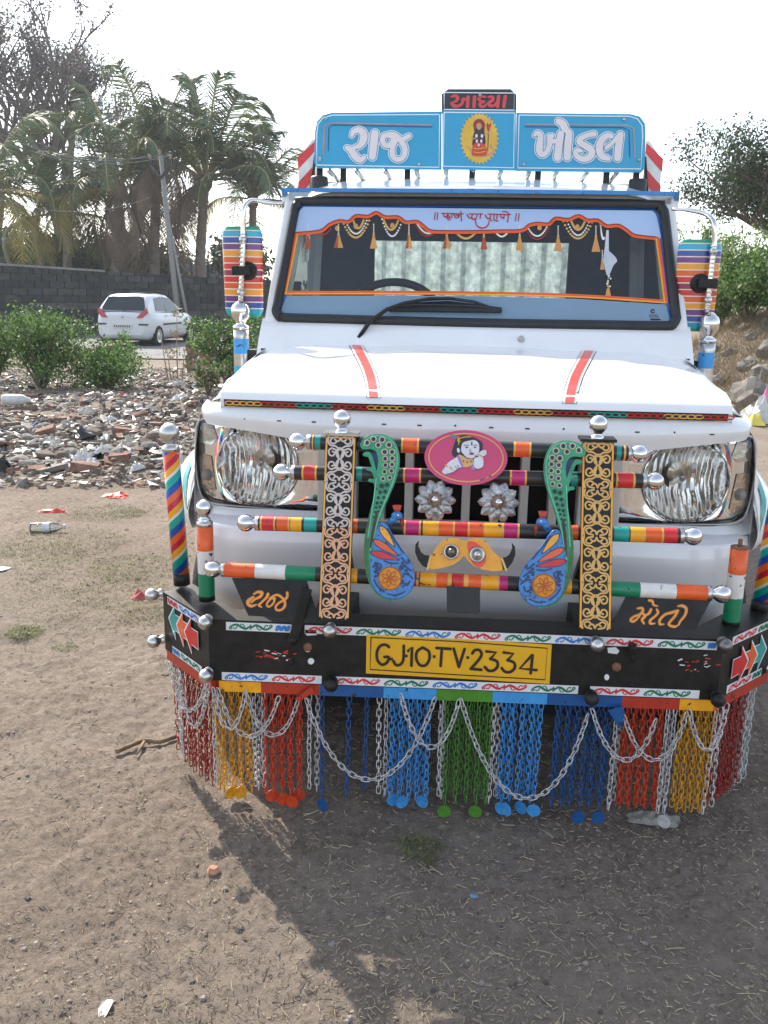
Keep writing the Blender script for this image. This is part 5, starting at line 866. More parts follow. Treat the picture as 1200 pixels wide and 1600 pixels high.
# uprights covered with scroll work
PAT = [[(.12, .02), (.30, .05), (.36, .13), (.24, .17), (.14, .12), (.20, .075)], [(.42, .02), (.44, .12), (.36, .20), (.18, .22), (.06, .27)], [(.03, .30), (.16, .30), (.30, .27), (.40, .33), (.36, .42), (.24, .43), (.19, .37), (.27, .34)], [(.02, .26), (.10, .34), (.12, .42), (.05, .48), (.0, .50)], [(.03, .70), (.16, .70), (.30, .73), (.40, .67), (.36, .58), (.24, .57), (.19, .63), (.27, .66)], [(.02, .74), (.10, .66), (.12, .58), (.05, .52), (.0, .50)], [(.42, .98), (.44, .88), (.36, .80), (.18, .78), (.06, .73)], [(.12, .98), (.30, .95), (.36, .87), (.24, .83), (.14, .88), (.20, .925)], [(.0, .03), (.05, .10), (.14, .12)], [(.0, .97), (.05, .90), (.14, .88)]]
LEAF = [[(0, .32), (.045, .37), (0, .46), (-.045, .37)], [(0, .68), (.045, .63), (0, .54), (-.045, .63)]]
SPEAR = [(.025, .475), (.07, .45), (.15, .41), (.18, .35), (.15, .295), (.07, .31), (.05, .38), (.025, .42)]
for corners, n_cells in (([(508, 681), (557, 682), (546, 968), (497, 966)], 4.0), ([(908, 690), (962, 692), (955, 984), (904, 984)], 4.0)):
    tl_, tr_, br_, bl_ = [G(*c_, .0) for c_ in corners]; cu = (tl_+tr_)/2; cd_ = (bl_+br_)/2; ax_ = (cd_-cu); Lb = ax_.length; wx2 = .0395
    up_ = empty('guard_upright'); up_.parent = gd; ex = Vector((1, 0, 0)); f3 = lambda s, t: cu+ex*s+ax_*(t/Lb)
    mb = MB(); mb.plate([f3(-wx2, 0), f3(-wx2, Lb), f3(wx2, Lb), f3(wx2, 0)], -GN*.012); obj('plate', mb, blk, up_, bevel=.002)
    mb = MB(); lower = M('scroll_copper', S(222, 165, 125), .45, var=.08); upper = M('scroll_silver', S(205, 190, 180), .4, var=.08); goldl = M('scroll_gold', S(218, 170, 95), .45, var=.08)
    isR = cu.x > 0; step = Lb/n_cells
    for k_ in range(4):
        for sgx in (-1, 1):
            for pl in PAT: stroke(mb, [(sgx*x*wx2*2*.93, (k_+y)*step) for x, y in pl], .0043, f3, (2 if isR else (0 if k_ > 1 else 1)), .0006, GN, k=4)
            fill(mb, [(sgx*x*wx2*2*.93, (k_+y)*step) for x, y in SPEAR], f3, (2 if isR else (0 if k_ > 1 else 1)), .0011, GN, True); fill(mb, [(sgx*x*wx2*2*.93, (k_+1-y)*step) for x, y in SPEAR], f3, (2 if isR else (0 if k_ > 1 else 1)), .0011, GN, True)
    for sgx in (-1, 1): stroke(mb, [(sgx*(wx2-.0035), .004), (sgx*(wx2-.0035), Lb-.004)], .0045, f3, 3 if not isR else 4, .0005, GN, smooth=False, cap=False)
    stroke(mb, [(-wx2+.004, .004), (wx2-.004, .004)], .004, f3, 3, .0005, GN, smooth=False, cap=False)
    obj('scroll_paint', mb, [lower, upper, goldl, P_gd, P_ye], up_)
    mb = MB(); mb.box(cu.x-.045, cu.x+.045, cu.y-.006, cu.y+.055, cu.z+.001, cu.z+.008); obj('cap_plate', mb, dull if not isR else blk, up_); knob(cu+Vector((0, .022, .042)), (0, 0, 1), up_, chrome, 1.0)
    mb = MB(); mb.box(cu.x-.03, cu.x+.03, .0, 0, 0, 0) if 0 else mb.beam(f3(0, Lb*.5)+Vector((0, .045, 0)), Vector((cu.x, .30, .60)), .03, .02); obj('guard_stay', mb, blk, up_)
# medallion
MC = (728, 715); mp = lambda u, v: G(u, v, .004); mdl = empty('medallion'); mdl.parent = gd
el = [(728+65*math.cos(a)*(1 if math.sin(a) < 0 else 1), 715+(43.5 if math.sin(a) > 0 else 43)*math.sin(a)+1.5*math.cos(a)) for a in np.linspace(0, 2*PI, 45)[:-1]]
mb = MB().plate([mp(*p_) for p_ in reversed(el)], -GN*.004); obj('plate', mb, M('medallion_pink', S(202, 40, 100), .22, var=.06, coat=.4), mdl)
mb = MB(); fm = lambda pts_, mi, l, s_=True: fill(mb, pts_, mp, mi, l, GN, s_, 4); st2 = lambda pts_, w_, mi, l=.003: stroke(mb, pts_, w_, mp, mi, l, GN, k=4)
stroke(mb, [(728+58*math.cos(a), 715+37.5*math.sin(a)+1.4*math.cos(a)) for a in np.linspace(0, 2*PI, 33)[:-1]], 1.8, mp, 0, .0012, GN, k=2, closed=True)
ZM = lambda l: [(650+x/7.5, 660+y/7.5) for x, y in l]
fm(ZM([(440, 400), (420, 360), (440, 280), (470, 200), (540, 150), (640, 165), (720, 195), (775, 240), (780, 300), (770, 350), (720, 360), (560, 380), (480, 415)]), 1, .0016)
fm(ZM([(530, 300), (550, 240), (620, 215), (690, 210), (735, 250), (740, 330), (715, 390), (660, 425), (590, 410), (540, 360)]), 2, .0021); fm(ZM([(480, 310), (500, 300), (515, 330), (505, 355), (485, 345)]), 2, .0022)
fm(ZM([(500, 380), (540, 390), (600, 425), (670, 430), (660, 500), (560, 525), (520, 480)]), 3, .0020); fm(ZM([(500, 400), (440, 430), (380, 470), (350, 510), (330, 540), (305, 580), (350, 610), (430, 590), (490, 545), (545, 525), (520, 470)]), 2, .0025)
fm(ZM([(670, 480), (680, 420), (730, 400), (780, 410), (790, 480), (775, 530), (730, 550), (690, 535)]), 2, .0027); fm(ZM([(715, 385), (745, 350), (785, 325), (820, 330), (825, 370), (795, 395), (740, 400)]), 2, .0029); fm(ZM([(480, 400), (510, 400), (555, 520), (530, 510)]), 5, .0028); fm(ZM([(645, 540), (665, 500), (700, 545), (660, 560)]), 5, .0024)
st2(ZM([(690, 395), (735, 380), (780, 405)]), 2.2, 4, .0032); st2(ZM([(400, 525), (425, 555)]), 2.4, 4, .0032); st2(ZM([(345, 500), (370, 520)]), 2, 4, .0032); st2(ZM([(500, 260), (505, 200), (560, 175), (640, 170)]), 1.6, 4, .0032); st2(ZM([(500, 180), (490, 215), (515, 225)]), 2.4, 4, .0033); fm(ZM([(400, 150), (440, 145), (490, 175), (440, 190), (405, 175)]), 6, .0026)
for c_ in ((555, 455), (600, 468), (645, 458)): fm(ZM(circ(c_, 10, 8)), 7, .0033)
st2(ZM([(565, 275), (590, 265), (615, 275)]), .9, 1, .0033); st2(ZM([(675, 275), (695, 265), (715, 275)]), .9, 1, .0033); fm(ZM(circ((595, 293), 16, 9, 8)), 1, .0034); fm(ZM(circ((692, 293), 14, 9, 8)), 1, .0034); st2(ZM([(640, 310), (632, 345), (655, 345)]), .7, 1, .0033); fm(ZM([(620, 370), (650, 355), (685, 365), (655, 382)]), 7, .0034); fm(ZM([(645, 235), (660, 230), (660, 270), (648, 268)]), 7, .0034)
st2(ZM([(540, 360), (590, 412), (660, 425), (715, 392)]), .8, 1, .0035); st2(ZM([(350, 608), (430, 588), (490, 545), (545, 525)]), .8, 1, .0035); st2(ZM([(690, 535), (730, 550), (775, 530)]), .8, 1, .0035); st2(ZM([(455, 515), (480, 540)]), .7, 1, .0036); st2(ZM([(485, 500), (505, 530)]), .7, 1, .0036); st2(ZM([(670, 480), (680, 420), (730, 402)]), .7, 1, .0036)
obj('painted_child', mb, [P_gd, M('pt_hair', (.025, .025, .03), .5), M('pt_pale', S(215, 215, 222), .35), M('pt_chest', S(215, 170, 110), .4), M('pt_gold', S(215, 165, 70), .4), M('pt_lilac', S(165, 120, 175), .4), M('pt_feather', S(120, 130, 130), .5), M('pt_red', S(150, 45, 60), .4)], mdl)
# two cast flowers
silver = M('cast_silver', (.46, .46, .46), .38, .85, var=.45, scale=60, bump=.5, bscale=90)
for c_ in ((680, 781), (779, 785)):
    fo = empty('flower_boss'); fo.parent = gd; o = G(*c_, -.004); e1 = Vector((1, 0, 0)); e2 = e1.cross(GN)
    for ring_, n__, rr, ln_, wd_, off in ((0, 10, .015, .038, .0135, .0), (1, 10, .012, .030, .0105, PI/10)):
        for i in range(n__):
            a = 2*PI*i/n__+off; d_ = e1*math.cos(a)+e2*math.sin(a); s_ = GN.cross(d_); mb = MB(); prof = [(0, .35, .004), (.3, .85, .009), (.6, 1, .007), (.85, .6, .003), (1, .08, .0)]; lift_ = .004*ring_
            for t, w_, z_ in prof:
                c0 = o+d_*(rr+ln_*t)+GN*(z_+lift_); mb.v += [tuple(c0-s_*wd_*w_-GN*.004), tuple(c0-s_*wd_*w_*.5), tuple(c0+GN*.0025), tuple(c0+s_*wd_*w_*.5), tuple(c0+s_*wd_*w_-GN*.004)]
            for q in range(4):
                for r in range(4): mb.f.append((q*5+r, q*5+r+1, q*5+r+6, q*5+r+5)); mb.m.append(0); mb.s.append(False)
            obj('petal', mb, silver, fo)
    mb = MB().lathe([(.019, 0), (.018, .008), (.012, .011)], 16, c=o+GN*.004, axis=GN); obj('seat', mb, M('rust_ring', (.25, .15, .1), .7), fo)
    mb = MB().ball(o+GN*.016, .0105, 14); obj('centre', mb, chrome, fo)
# ---- peacock ornaments: cut plate, green tail, blue body
gm = M('peacock_green', S(42, 145, 105), .35, var=.3, scale=40, chip=((.05, .07, .04), .6, 45), coat=.2, bump=.2, bscale=80); gm2 = M('peacock_dark_green', S(50, 105, 50), .4, var=.3, scale=40, chip=((.06, .05, .03), .6, 25)); bm_ = M('peacock_blue', S(50, 125, 195), .35, var=.25, scale=50, chip=((.02, .05, .12), .57, 75), coat=.2); nv = M('peacock_navy', S(22, 50, 95), .4, var=.2); eyer = M('eye_ring', S(190, 185, 150), .35); dsc = M('disc_gold', S(222, 140, 30), .4, var=.2, chip=((.25, .1, .03), .62, 60)); rdm = M('petal_red', S(200, 45, 45), .4, var=.15)
PX = 725.5
def px_m(p_): return p_
tail = [(562.5, 694), (566, 687), (574, 681), (584, 678.5), (596, 678), (608, 682), (617, 690), (622.5, 703), (624.5, 718), (623, 735), (618, 752), (610, 771), (602, 790), (595, 808), (590, 822), (586, 840), (582, 862), (580, 885), (582, 902), (590, 920), (603, 931), (615, 935), (615, 939.5), (600, 936.5), (586, 926), (576, 909), (570.5, 890), (569, 866), (571, 843), (576, 817), (578, 800), (583, 780), (585.5, 763), (583, 755), (577, 753.5), (574.5, 750.5), (578, 747.5), (584, 748.5), (582, 741), (579, 736.5), (573, 735), (572.5, 731.5), (576, 729.5), (581, 731), (578, 722), (575.5, 714.5), (569, 713), (566.5, 709), (571, 706), (577, 706), (581, 711), (585, 722), (588, 735), (590, 728), (590.5, 716), (587, 706), (579, 702), (569, 702.5), (564, 700)]
hollow = [(578, 707), (586, 706.5), (590, 712), (591.5, 722), (590, 738), (588, 746), (584, 733), (580, 718)]
body = [(591.5, 819), (600, 816.5), (606, 821), (615, 838), (628, 858), (640, 875), (646.5, 891), (647.5, 910), (641, 925), (628, 934.5), (615, 936.5), (597, 932), (584, 919.5), (578.5, 902), (579, 876), (583, 847)]
EYES = [(573.4, 691.9, 5.3), (583.5, 686.2, 5.3), (597.2, 687.2, 5.5), (591, 695.6, 5), (607.8, 695.2, 5.5), (601, 706.3, 5.5), (612.7, 706.3, 5.2), (601.8, 716.8, 4.8), (613, 716.2, 4.8), (602.2, 726.9, 4.6), (612.7, 726, 4.6), (600.9, 737.2, 4.4), (611.6, 735.9, 4.4), (598.5, 748.1, 4.2), (609, 746.6, 4.2), (596.2, 759.3, 4.), (604.7, 757.5, 4.), (593.8, 769.1, 3.4), (601.8, 768.1, 3.4), (591, 777.7, 3), (599.6, 777.1, 3), (589.1, 785.6, 2.5), (595.8, 785.2, 2.5), (587.5, 793, 2.2), (593.5, 792, 2.2), (586, 800, 2), (591, 799, 2), (584.5, 808, 1.8), (589, 807, 1.8)]
for sg in (-1, 1):
    pk = empty('peacock_ornament'); pk.parent = gd
    xoff = 0.0
    def pf(u, v, d=.012):
        q = G(u, v, d)
        if sg > 0: q = Vector((-q.x+.012, q.y, q.z-.001))
        return q
    fw = (lambda l: l) if sg < 0 else (lambda l: list(reversed(l)))
    mb = MB().plate([pf(*p_) for p_ in fw([tuple(a[:2]) for a in cr(tail, 2, True)][::-1])], -GN*.008); tl2 = obj('tail', mb, gm, pk, bevel=.0012)
    mb = MB().plate([pf(*p_, .006) for p_ in fw(hollow[::-1])], -GN*.003); obj('hollow', mb, nv, pk)
    mb = MB(); pf2 = lambda u, v: pf(u, v, .0125)
    stroke(mb, [(568, 697), (575, 685), (596, 681), (614, 691), (621, 715), (615, 750), (602, 782), (592, 808), (585, 835), (579, 860)], 2., pf2, 0, .001, GN, k=4); stroke(mb, [(588, 748), (584, 780), (579, 812), (575, 840)], 1.8, pf2, 0, .001, GN, k=4)
    obj('tail_rim', mb, M('rim_pale_green', S(95, 190, 150), .35), pk)
    mb = MB(); stroke(mb, [(580, 798), (575, 825), (572.5, 850), (572.5, 878), (577, 900), (585, 918), (597, 930), (610, 936)], [3, 6, 7, 7, 7, 6, 6, 4], lambda u, v: pf(u, v, .0125), 0, .0008, GN, k=4); stroke(mb, [(589, 800), (584, 825), (579, 855)], [3, 5, 3], lambda u, v: pf(u, v, .0125), 1, .0012, GN, k=4); obj('tail_grime', mb, [gm2, M('grime_brown', (.07, .06, .035), .7, var=.4)], pk)
    for (u, v, r_) in EYES:
        c0 = pf(u, v, .0125); rr = r_/FPX*2.32; mb = MB().lathe([(rr*1.0, 0), (rr*.95, .0018), (rr*.72, .0024), (rr*.6, .001), (rr*.58, .0004), (.0002, .0006)], 12 if r_ > 3 else 8, c=c0, axis=GN); mb.m = [0 if i < len(mb.m)*.6 else 1 for i in range(len(mb.m))]; obj('eye_spot', mb, [eyer if r_ > 4 else gm2, nv], pk)
    mb = MB().plate([pf(*p_, .016) for p_ in fw([tuple(a[:2]) for a in cr(body, 3, True)])], -GN*.012); bd = obj('body', mb, bm_, pk, bevel=.003)
    pf3 = lambda u, v: pf(u, v, .0165)
    for a, b, m_ in (((595, 824), (615, 852), P_ye), ((586, 845), (620, 867), P_or), ((582, 863.5), (621, 874), rdm)):
        mb = MB(); d_ = np.array(b)-np.array(a); stroke(mb, [tuple(np.array(a)+d_*t) for t in (0, .12, .35, .6, .85, 1)], [3, 8, 9.5, 7.5, 4, 1.5], pf3, 0, .0022, GN, k=3); stroke(mb, [tuple(np.array(a)+d_*t) for t in (-.04, .12, .35, .6, .85, 1.05)], [5, 10.5, 12, 10, 6, 3], pf3, 1, .0012, GN, k=3); obj('feather', mb, [m_, nv], pk)
    c0 = pf(609.5, 903.5, .0165); r0_ = 18/FPX*2.35; mb = MB().lathe([(r0_, 0), (r0_*.98, .003), (r0_*.85, .0045), (r0_*.3, .006), (.0003, .007)], 24, c=c0, axis=GN); dk = obj('disc', mb, dsc, pk); mb = MB()
    for i in range(7): a = i*2*PI/7; stroke(mb, [(609.5+3*math.cos(a), 903.5+3*math.sin(a)), (609.5+9*math.cos(a-.32), 903.5+9*math.sin(a-.32)), (609.5+14*math.cos(a), 903.5+14*math.sin(a)), (609.5+9*math.cos(a+.32), 903.5+9*math.sin(a+.32))], 1.1, pf3, 0, .0074, GN, k=3, closed=True)
    stroke(mb, [(609.5+17.5*math.cos(a), 903.5+17.5*math.sin(a)) for a in np.linspace(0, 2*PI, 25)[:-1]], 1.6, pf3, 0, .0046, GN, k=2, closed=True); fill(mb, circ((609.5, 903.5), 2.5, 8), pf3, 1, .0085, GN); obj('disc_paint', mb, [M('disc_brown', S(165, 85, 20), .5), P_rd], pk)
    mb = MB(); rg = random.Random(5)
    for i in range(26):
        t = i/25; u, v = (586+(rg.random()-.5)*7+8*t, 880+t*40) if i < 14 else (632+(rg.random()-.5)*14, 872+((i-14)/12)*48)
        fill(mb, circ((u, v), 1.6+rg.random()*1.1, 7), pf3, 0, .0012+.00003*i, GN)
    for q in ([(606, 826), (612, 836), (620, 849), (630, 864)], [(583, 886), (590, 880), (596, 884), (592, 892)], [(628, 872), (636, 880), (640, 878)], [(626, 884), (634, 886), (642, 892)], [(630, 896), (638, 898), (645, 904)], [(584, 905), (590, 916), (600, 925)], [(600, 876), (610, 880), (622, 880)], [(628, 910), (636, 915), (640, 908)], [(606, 928), (618, 930), (630, 926)]): stroke(mb, q, 2.2, pf3, 0, .0011, GN, k=3)
    obj('body_pattern', mb, nv, pk)
    hd = pf(620.5, 806, .028); mb = MB().ball(hd, .0125, 14, sx=1.2, sz=.9); nb = pf(609, 817, .02); mb.tube([nb, nb.lerp(hd, .5)+GN*.004, hd], [.008, .009, .009], 10); hdo = obj('head', mb, bm_, pk)
    mb = MB()
    for du in (-4.5, 0, 4.5): mb.tube([pf(620.5+du*.5, 800, .028), pf(620.5+du, 789, .028)], [.003, .0052], 7)
    mb.tube([pf(617, 796, .028), pf(624, 796, .028)], .003, 6); obj('crest', mb, M('crest_red', S(190, 70, 50), .4), pk)
    mb = MB().tube([pf(627, 810, .028), pf(629, 818, .03), pf(629, 829, .028)], [.006, .005, .001], 8); obj('beak', mb, M('beak_red', S(140, 45, 35), .4), pk)
    mb = MB().ball(pf(622, 805, .038), .003, 8); obj('eye', mb, P_wh, pk)
# ---- horned face plate with two reflectors
fp = empty('horned_plate'); fp.parent = gd; FP = lambda u, v, d=.004: G(u, v, d)
face = [(669, 888), (674, 867.5), (684, 852), (693, 843), (709, 840.5), (718, 842), (725, 846), (733, 842), (742, 840.5), (757, 843), (763.5, 852), (772.5, 864), (784, 873), (791, 890), (772.5, 893), (753.5, 889.7), (739, 884), (731, 876), (725, 867.5), (719, 875), (709, 882), (693, 887), (677.5, 889.7)]
mb = MB().plate([FP(*p_) for p_ in face[::-1]], -GN*.004); obj('plate', mb, paint('face_yellow', S(235, 160, 25)), fp)
for sgx in (-1, 1):
    hn = [(668, 888), (660, 884), (653, 875), (648.5, 863), (649, 851), (654.5, 844), (653.5, 853), (658, 863), (664, 867.5), (671.5, 868)]; q = hn if sgx < 0 else [(1450-u+4, v+3.5) for u, v in hn]; mb = MB().plate([FP(u, v, .006) for u, v in (q[::-1] if sgx > 0 else q)], -GN*.007); obj('horn', mb, blk, fp, bevel=.002)
    mb = MB(); q = [(671, 868.5), (675, 869), (670, 889), (666, 888)] if sgx < 0 else [(782, 873), (786.5, 872.5), (793, 891), (789, 891)]; stroke(mb, [((q[0][0]+q[1][0])/2, q[0][1]), ((q[2][0]+q[3][0])/2, q[2][1])], 3.2, lambda u, v: FP(u, v, .0065), 0, .0008, GN); obj('horn_band', mb, M('horn_buff', S(225, 180, 110), .4), fp)
for (u, v, m_) in ((705, 862, M('reflector_dim', (.22, .2, .18), .2, .7)), (745.5, 866.5, chrome)):
    rf = empty('reflector_cup'); rf.parent = gd; c0 = FP(u, v, .0045); mb = MB().lathe([(.0185, 0), (.0195, .006), (.0165, .008), (.0145, .003), (.001, .001)], 20, c=c0, axis=GN); obj('cup', mb, dull, rf); mb = MB().lathe([(.010, .003), (.009, .012), (.005, .016), (.001, .017)], 16, c=c0, axis=GN); obj('button', mb, m_, rf)
    if m_ is chrome: mb = MB(); fill(mb, [(730, 850), (740, 846), (752, 855), (760, 872), (752, 886), (738, 880)], lambda u, v: FP(u, v, .004), 0, .0008, GN, True); obj('red_backing', mb, paint('backing_red', S(225, 75, 45)), rf)
mb = MB(); q = [(698, 912), (750, 914), (750, 956), (746, 959), (701, 957), (698, 953)]; mb.plate([G(*p_, -.02) for p_ in q[::-1]], -GN*.004); obj('rubber_flap', mb, rub, gd, bevel=.002)
# ---- name plates under the lowest bar
for q, ls in (([(362, 903), (478, 905), (498, 968), (388, 962)], [([(397, 928), (403, 925), (409.5, 926), (407, 932), (399, 936), (393, 941)], [3, 4, 5, 4.5, 3.5, 3]), ([(396, 933), (389, 938), (387.5, 943), (393, 947), (401, 944.5)], [4, 5.5, 5, 4.5, 2]), ([(419, 928), (417, 933), (409, 941), (405, 945.5), (409, 948.5)], [4.5, 4, 3, 4, 2]), ([(430, 935), (426, 934), (420, 939), (417, 944.5), (420, 948), (426, 944), (429, 938), (427, 935)], 3.), ([(421, 935), (428, 931), (434, 929.5), (440, 933), (445, 939), (445, 947), (440, 952.5), (433, 953), (431, 948), (436, 942), (445, 937), (449, 932), (449, 926)], [2, 3.4, 3.6, 3.6, 3.6, 4, 3.4, 3.6, 3.4, 3.2, 3.6, 4, 4])]),
              ([(980, 928), (1112, 936), (1086, 984), (954, 982)], [([(996, 950.5), (1003, 950), (1004, 955), (999, 960), (990, 963.5), (985, 968.5), (989, 971), (995, 967), (1000, 961)], [3, 4, 4, 3.5, 3.5, 4, 4, 3, 3]), ([(1003, 958), (1008, 962), (1003, 968), (1006, 974)], [3.5, 4, 4, 3]), ([(1017, 952), (1014, 958), (1008, 962)], [4, 4, 3]), ([(1026, 952), (1028, 957), (1023, 963), (1016, 969), (1016, 974), (1023, 974)], [3, 4, 3.5, 4, 4, 2]), ([(1014, 938), (1019, 939), (1021, 945), (1027, 947)], [3.5, 4, 3.2, 2]), ([(1059, 954), (1049, 957), (1039, 960), (1031, 968), (1031, 975), (1037, 975)], [4, 4.5, 4, 4, 4, 2]), ([(1059, 954), (1054, 963), (1047, 971), (1045, 976), (1053, 979), (1059, 977)], [4, 4, 4, 4, 4, 2]), ([(1059, 947), (1066, 946.5), (1072, 951), (1070, 961), (1063, 970), (1060, 976)], [2.5, 4.5, 4.5, 4, 3.5, 3])])):
    q2 = lambda u, v, d=-.03: G(u, v, d); npz = empty('name_plate'); npz.parent = gd; mb = MB().plate([q2(*p_) for p_ in q[::-1]], -GN*.006); obj('plate', mb, blk, npz); mb = MB()
    for pts_, w_ in ls: stroke(mb, pts_, w_, q2, 0, .0015, GN)
    for pts_, w_ in ls: stroke(mb, pts_, [x+2.2 for x in w_] if hasattr(w_, '__len__') else w_+2.2, q2, 1, .0007, GN)
    obj('lettering', mb, [M('letter_orange', S(232, 150, 60), .45, var=.15), M('letter_edge', (.09, .03, .012), .6)], npz)
# ================================================================== steel bumper and its painting
bp = empty('steel_bumper'); bp.parent = T
def tz(x): return .571+.011*x                      # sags a little to one side
def bz(x): return .401+.018*x
LX, LXR = -.668, .655; TL, TR_ = Vector((-.858, .2, 0)), Vector((.848, .2, 0))
corn = [(TL.x, TL.y), (LX, 0), (LXR, 0), (TR_.x, TR_.y)]
mb = MB()
for i in range(3):
    (x0, y0), (x1, y1) = corn[i], corn[i+1]; d_ = Vector((x1-x0, y1-y0, 0)).normalized(); nn_ = Vector((d_.y, -d_.x, 0))
    mb.add([(x0, y0, bz(x0)), (x1, y1, bz(x1)), (x1, y1, tz(x1)), (x0, y0, tz(x0))], [(0, 1, 2, 3)])
def ins(x, y): return (x*.93, y+.085)
for fz in (tz, bz):
    P_ = [(x, y, fz(x)) for x, y in corn]+[(*ins(x, y), fz(x)) for x, y in corn]; mb.add(P_, [(i, i+1, 5+i, 4+i) for i in range(3)])
mb.add([(corn[0][0], corn[0][1], bz(0)), (corn[0][0], corn[0][1], tz(-.85)), (*ins(*corn[0]), tz(-.85)), (*ins(*corn[0]), bz(0))], [(0, 1, 2, 3)]); mb.add([(corn[3][0], corn[3][1], bz(.85)), (corn[3][0], corn[3][1], tz(.85)), (*ins(*corn[3]), tz(.85)), (*ins(*corn[3]), bz(.85))], [(3, 2, 1, 0)])
obj('channel', mb, blk, bp)
def wing(sg): a = Vector((LX if sg < 0 else LXR, 0, 0)); b = TL if sg < 0 else TR_; d_ = (b-a).normalized(); nn_ = Vector((d_.y, -d_.x, 0)) if sg > 0 else Vector((-d_.y, d_.x, 0)); return a, d_, nn_, (b-a).length
for s_ in (-1, 1):
    a_, d__, n__, _l = wing(s_)
    if n__.y > 0: pass
def wingpt(sg, s, z): a, d_, n__, l = wing(sg); return Vector((a.x, a.y, z))+d_*s
def wingn(sg): a, d_, n__, l = wing(sg); return n__ if n__.y < 0 else -n__
FB = lambda u, v: at(u, v, 0)
# scroll tape along both edges
tw = M('tape_white', S(222, 222, 225), .4, var=.05); tcol = [M('tape_blue', S(45, 120, 195), .4), M('tape_red', S(205, 50, 55), .4), M('tape_green', S(15, 115, 80), .4)]
def tape_run(fn, s0, s1, nrm, start=0, par=bp):
    mb = MB(); h = .0115; mb.add([fn(s0, -h)+nrm*.0008, fn(s1, -h)+nrm*.0008, fn(s1, h)+nrm*.0008, fn(s0, h)+nrm*.0008], [(0, 1, 2, 3)], 3); s = s0+.004; i = start; seg = .125
    while s < s1-.02:
        e = min(s+seg, s1-.003); c_ = i % 3; L_ = e-s; k_ = max(1, int(L_/.036)); q = L_/k_
        cx0 = s+L_/2; fill(mb, [(cx0-.009, 0), (cx0-.003, -.003), (cx0, -.0085), (cx0+.003, -.003), (cx0+.009, 0), (cx0+.003, .003), (cx0, .0085), (cx0-.003, .003)], fn, c_, .0022, nrm)
        for sg3 in (-1, 1):
            q3 = L_*.5/.0625; stroke(mb, [(cx0+sg3*x*q3, y*sg3) for x, y in ((.004, .0), (.014, .0055), (.026, .001), (.036, -.0055), (.048, -.003), (.057, .004), (.0545, .0075), (.050, .005), (.0525, .002))], [.004, .0062, .0062, .0055, .005, .0036, .003, .0026, .002], fn, c_, .0014, nrm, k=3); stroke(mb, [(cx0+sg3*x*q3, y*sg3) for x, y in ((.016, .001), (.020, -.006), (.026, -.007), (.027, -.003))], [.003, .0028, .0024, .002], fn, c_, .0017, nrm, k=3); stroke(mb, [(cx0+sg3*x*q3, y*sg3) for x, y in ((.036, -.001), (.040, .0055), (.045, .0065), (.046, .003))], [.003, .0028, .0024, .002], fn, c_, .0017, nrm, k=3)
        for j in range(0):
            o = s+q*(j+.5); sg2 = 1 if j % 2 else -1; stroke(mb, [(o-.014, -sg2*.003), (o-.004, sg2*.006), (o+.006, sg2*.0055), (o+.0085, 0), (o+.004, -sg2*.003), (o+.001, .0)], [.004, .0065, .0045, .0032, .003, .0025], fn, c_, .0018, nrm, k=3)
        s = e+.003; i += 1
    return obj('scroll_tape', mb, tcol+[tw], par)
fy_ = Vector((0, -1, 0))
tape_run(lambda s, t: Vector((s, 0, tz(s)-.017+t)), -.62, -.445, fy_, 2); tape_run(lambda s, t: Vector((s, 0, tz(s)-.017+t)), -.41, .64, fy_, 1)
tape_run(lambda s, t: Vector((s, 0, bz(s)+.014+t)), -.635, -.365, fy_, 0); tape_run(lambda s, t: Vector((s, 0, bz(s)+.014+t)), -.335, .305, fy_, 1); tape_run(lambda s, t: Vector((s, 0, bz(s)+.014+t)), .335, .61, fy_, 1)
for sg in (-1, 1):
    l = wing(sg)[3]; nn_ = wingn(sg)
    tape_run(lambda s, t: wingpt(sg, s, (tz(sg*.75)-.017+t)), .045, l-.03, nn_, 0 if sg < 0 else 1); tape_run(lambda s, t: wingpt(sg, s, (bz(sg*.75)+.014+t)), .045, l-.05, nn_, 2 if sg < 0 else 1)
    # three arrows
    arr = [(-.052, 0), (-.012, .047), (-.012, .022), (.026, .022), (.026, -.026), (-.012, -.024), (-.012, -.05)]
    for k_, m_ in enumerate((P_te, P_or, M('arrow_red', S(200, 40, 38), .4))):
        mb = MB(); c_ = .185-.052*k_; zc = .487+.003*(2-k_); g_ = lambda u, v: wingpt(sg, c_-u, zc+v); lift = .0012+.0016*k_
        fill(mb, [(x*1.12-.001, y*1.12) for x, y in arr] if sg < 0 else [(x*1.12-.001, y*1.12) for x, y in reversed(arr)], g_, 1, lift, nn_); fill(mb, arr if sg < 0 else list(reversed(arr)), g_, 0, lift+.0007, nn_); obj('arrow', mb, [m_, tw], bp)
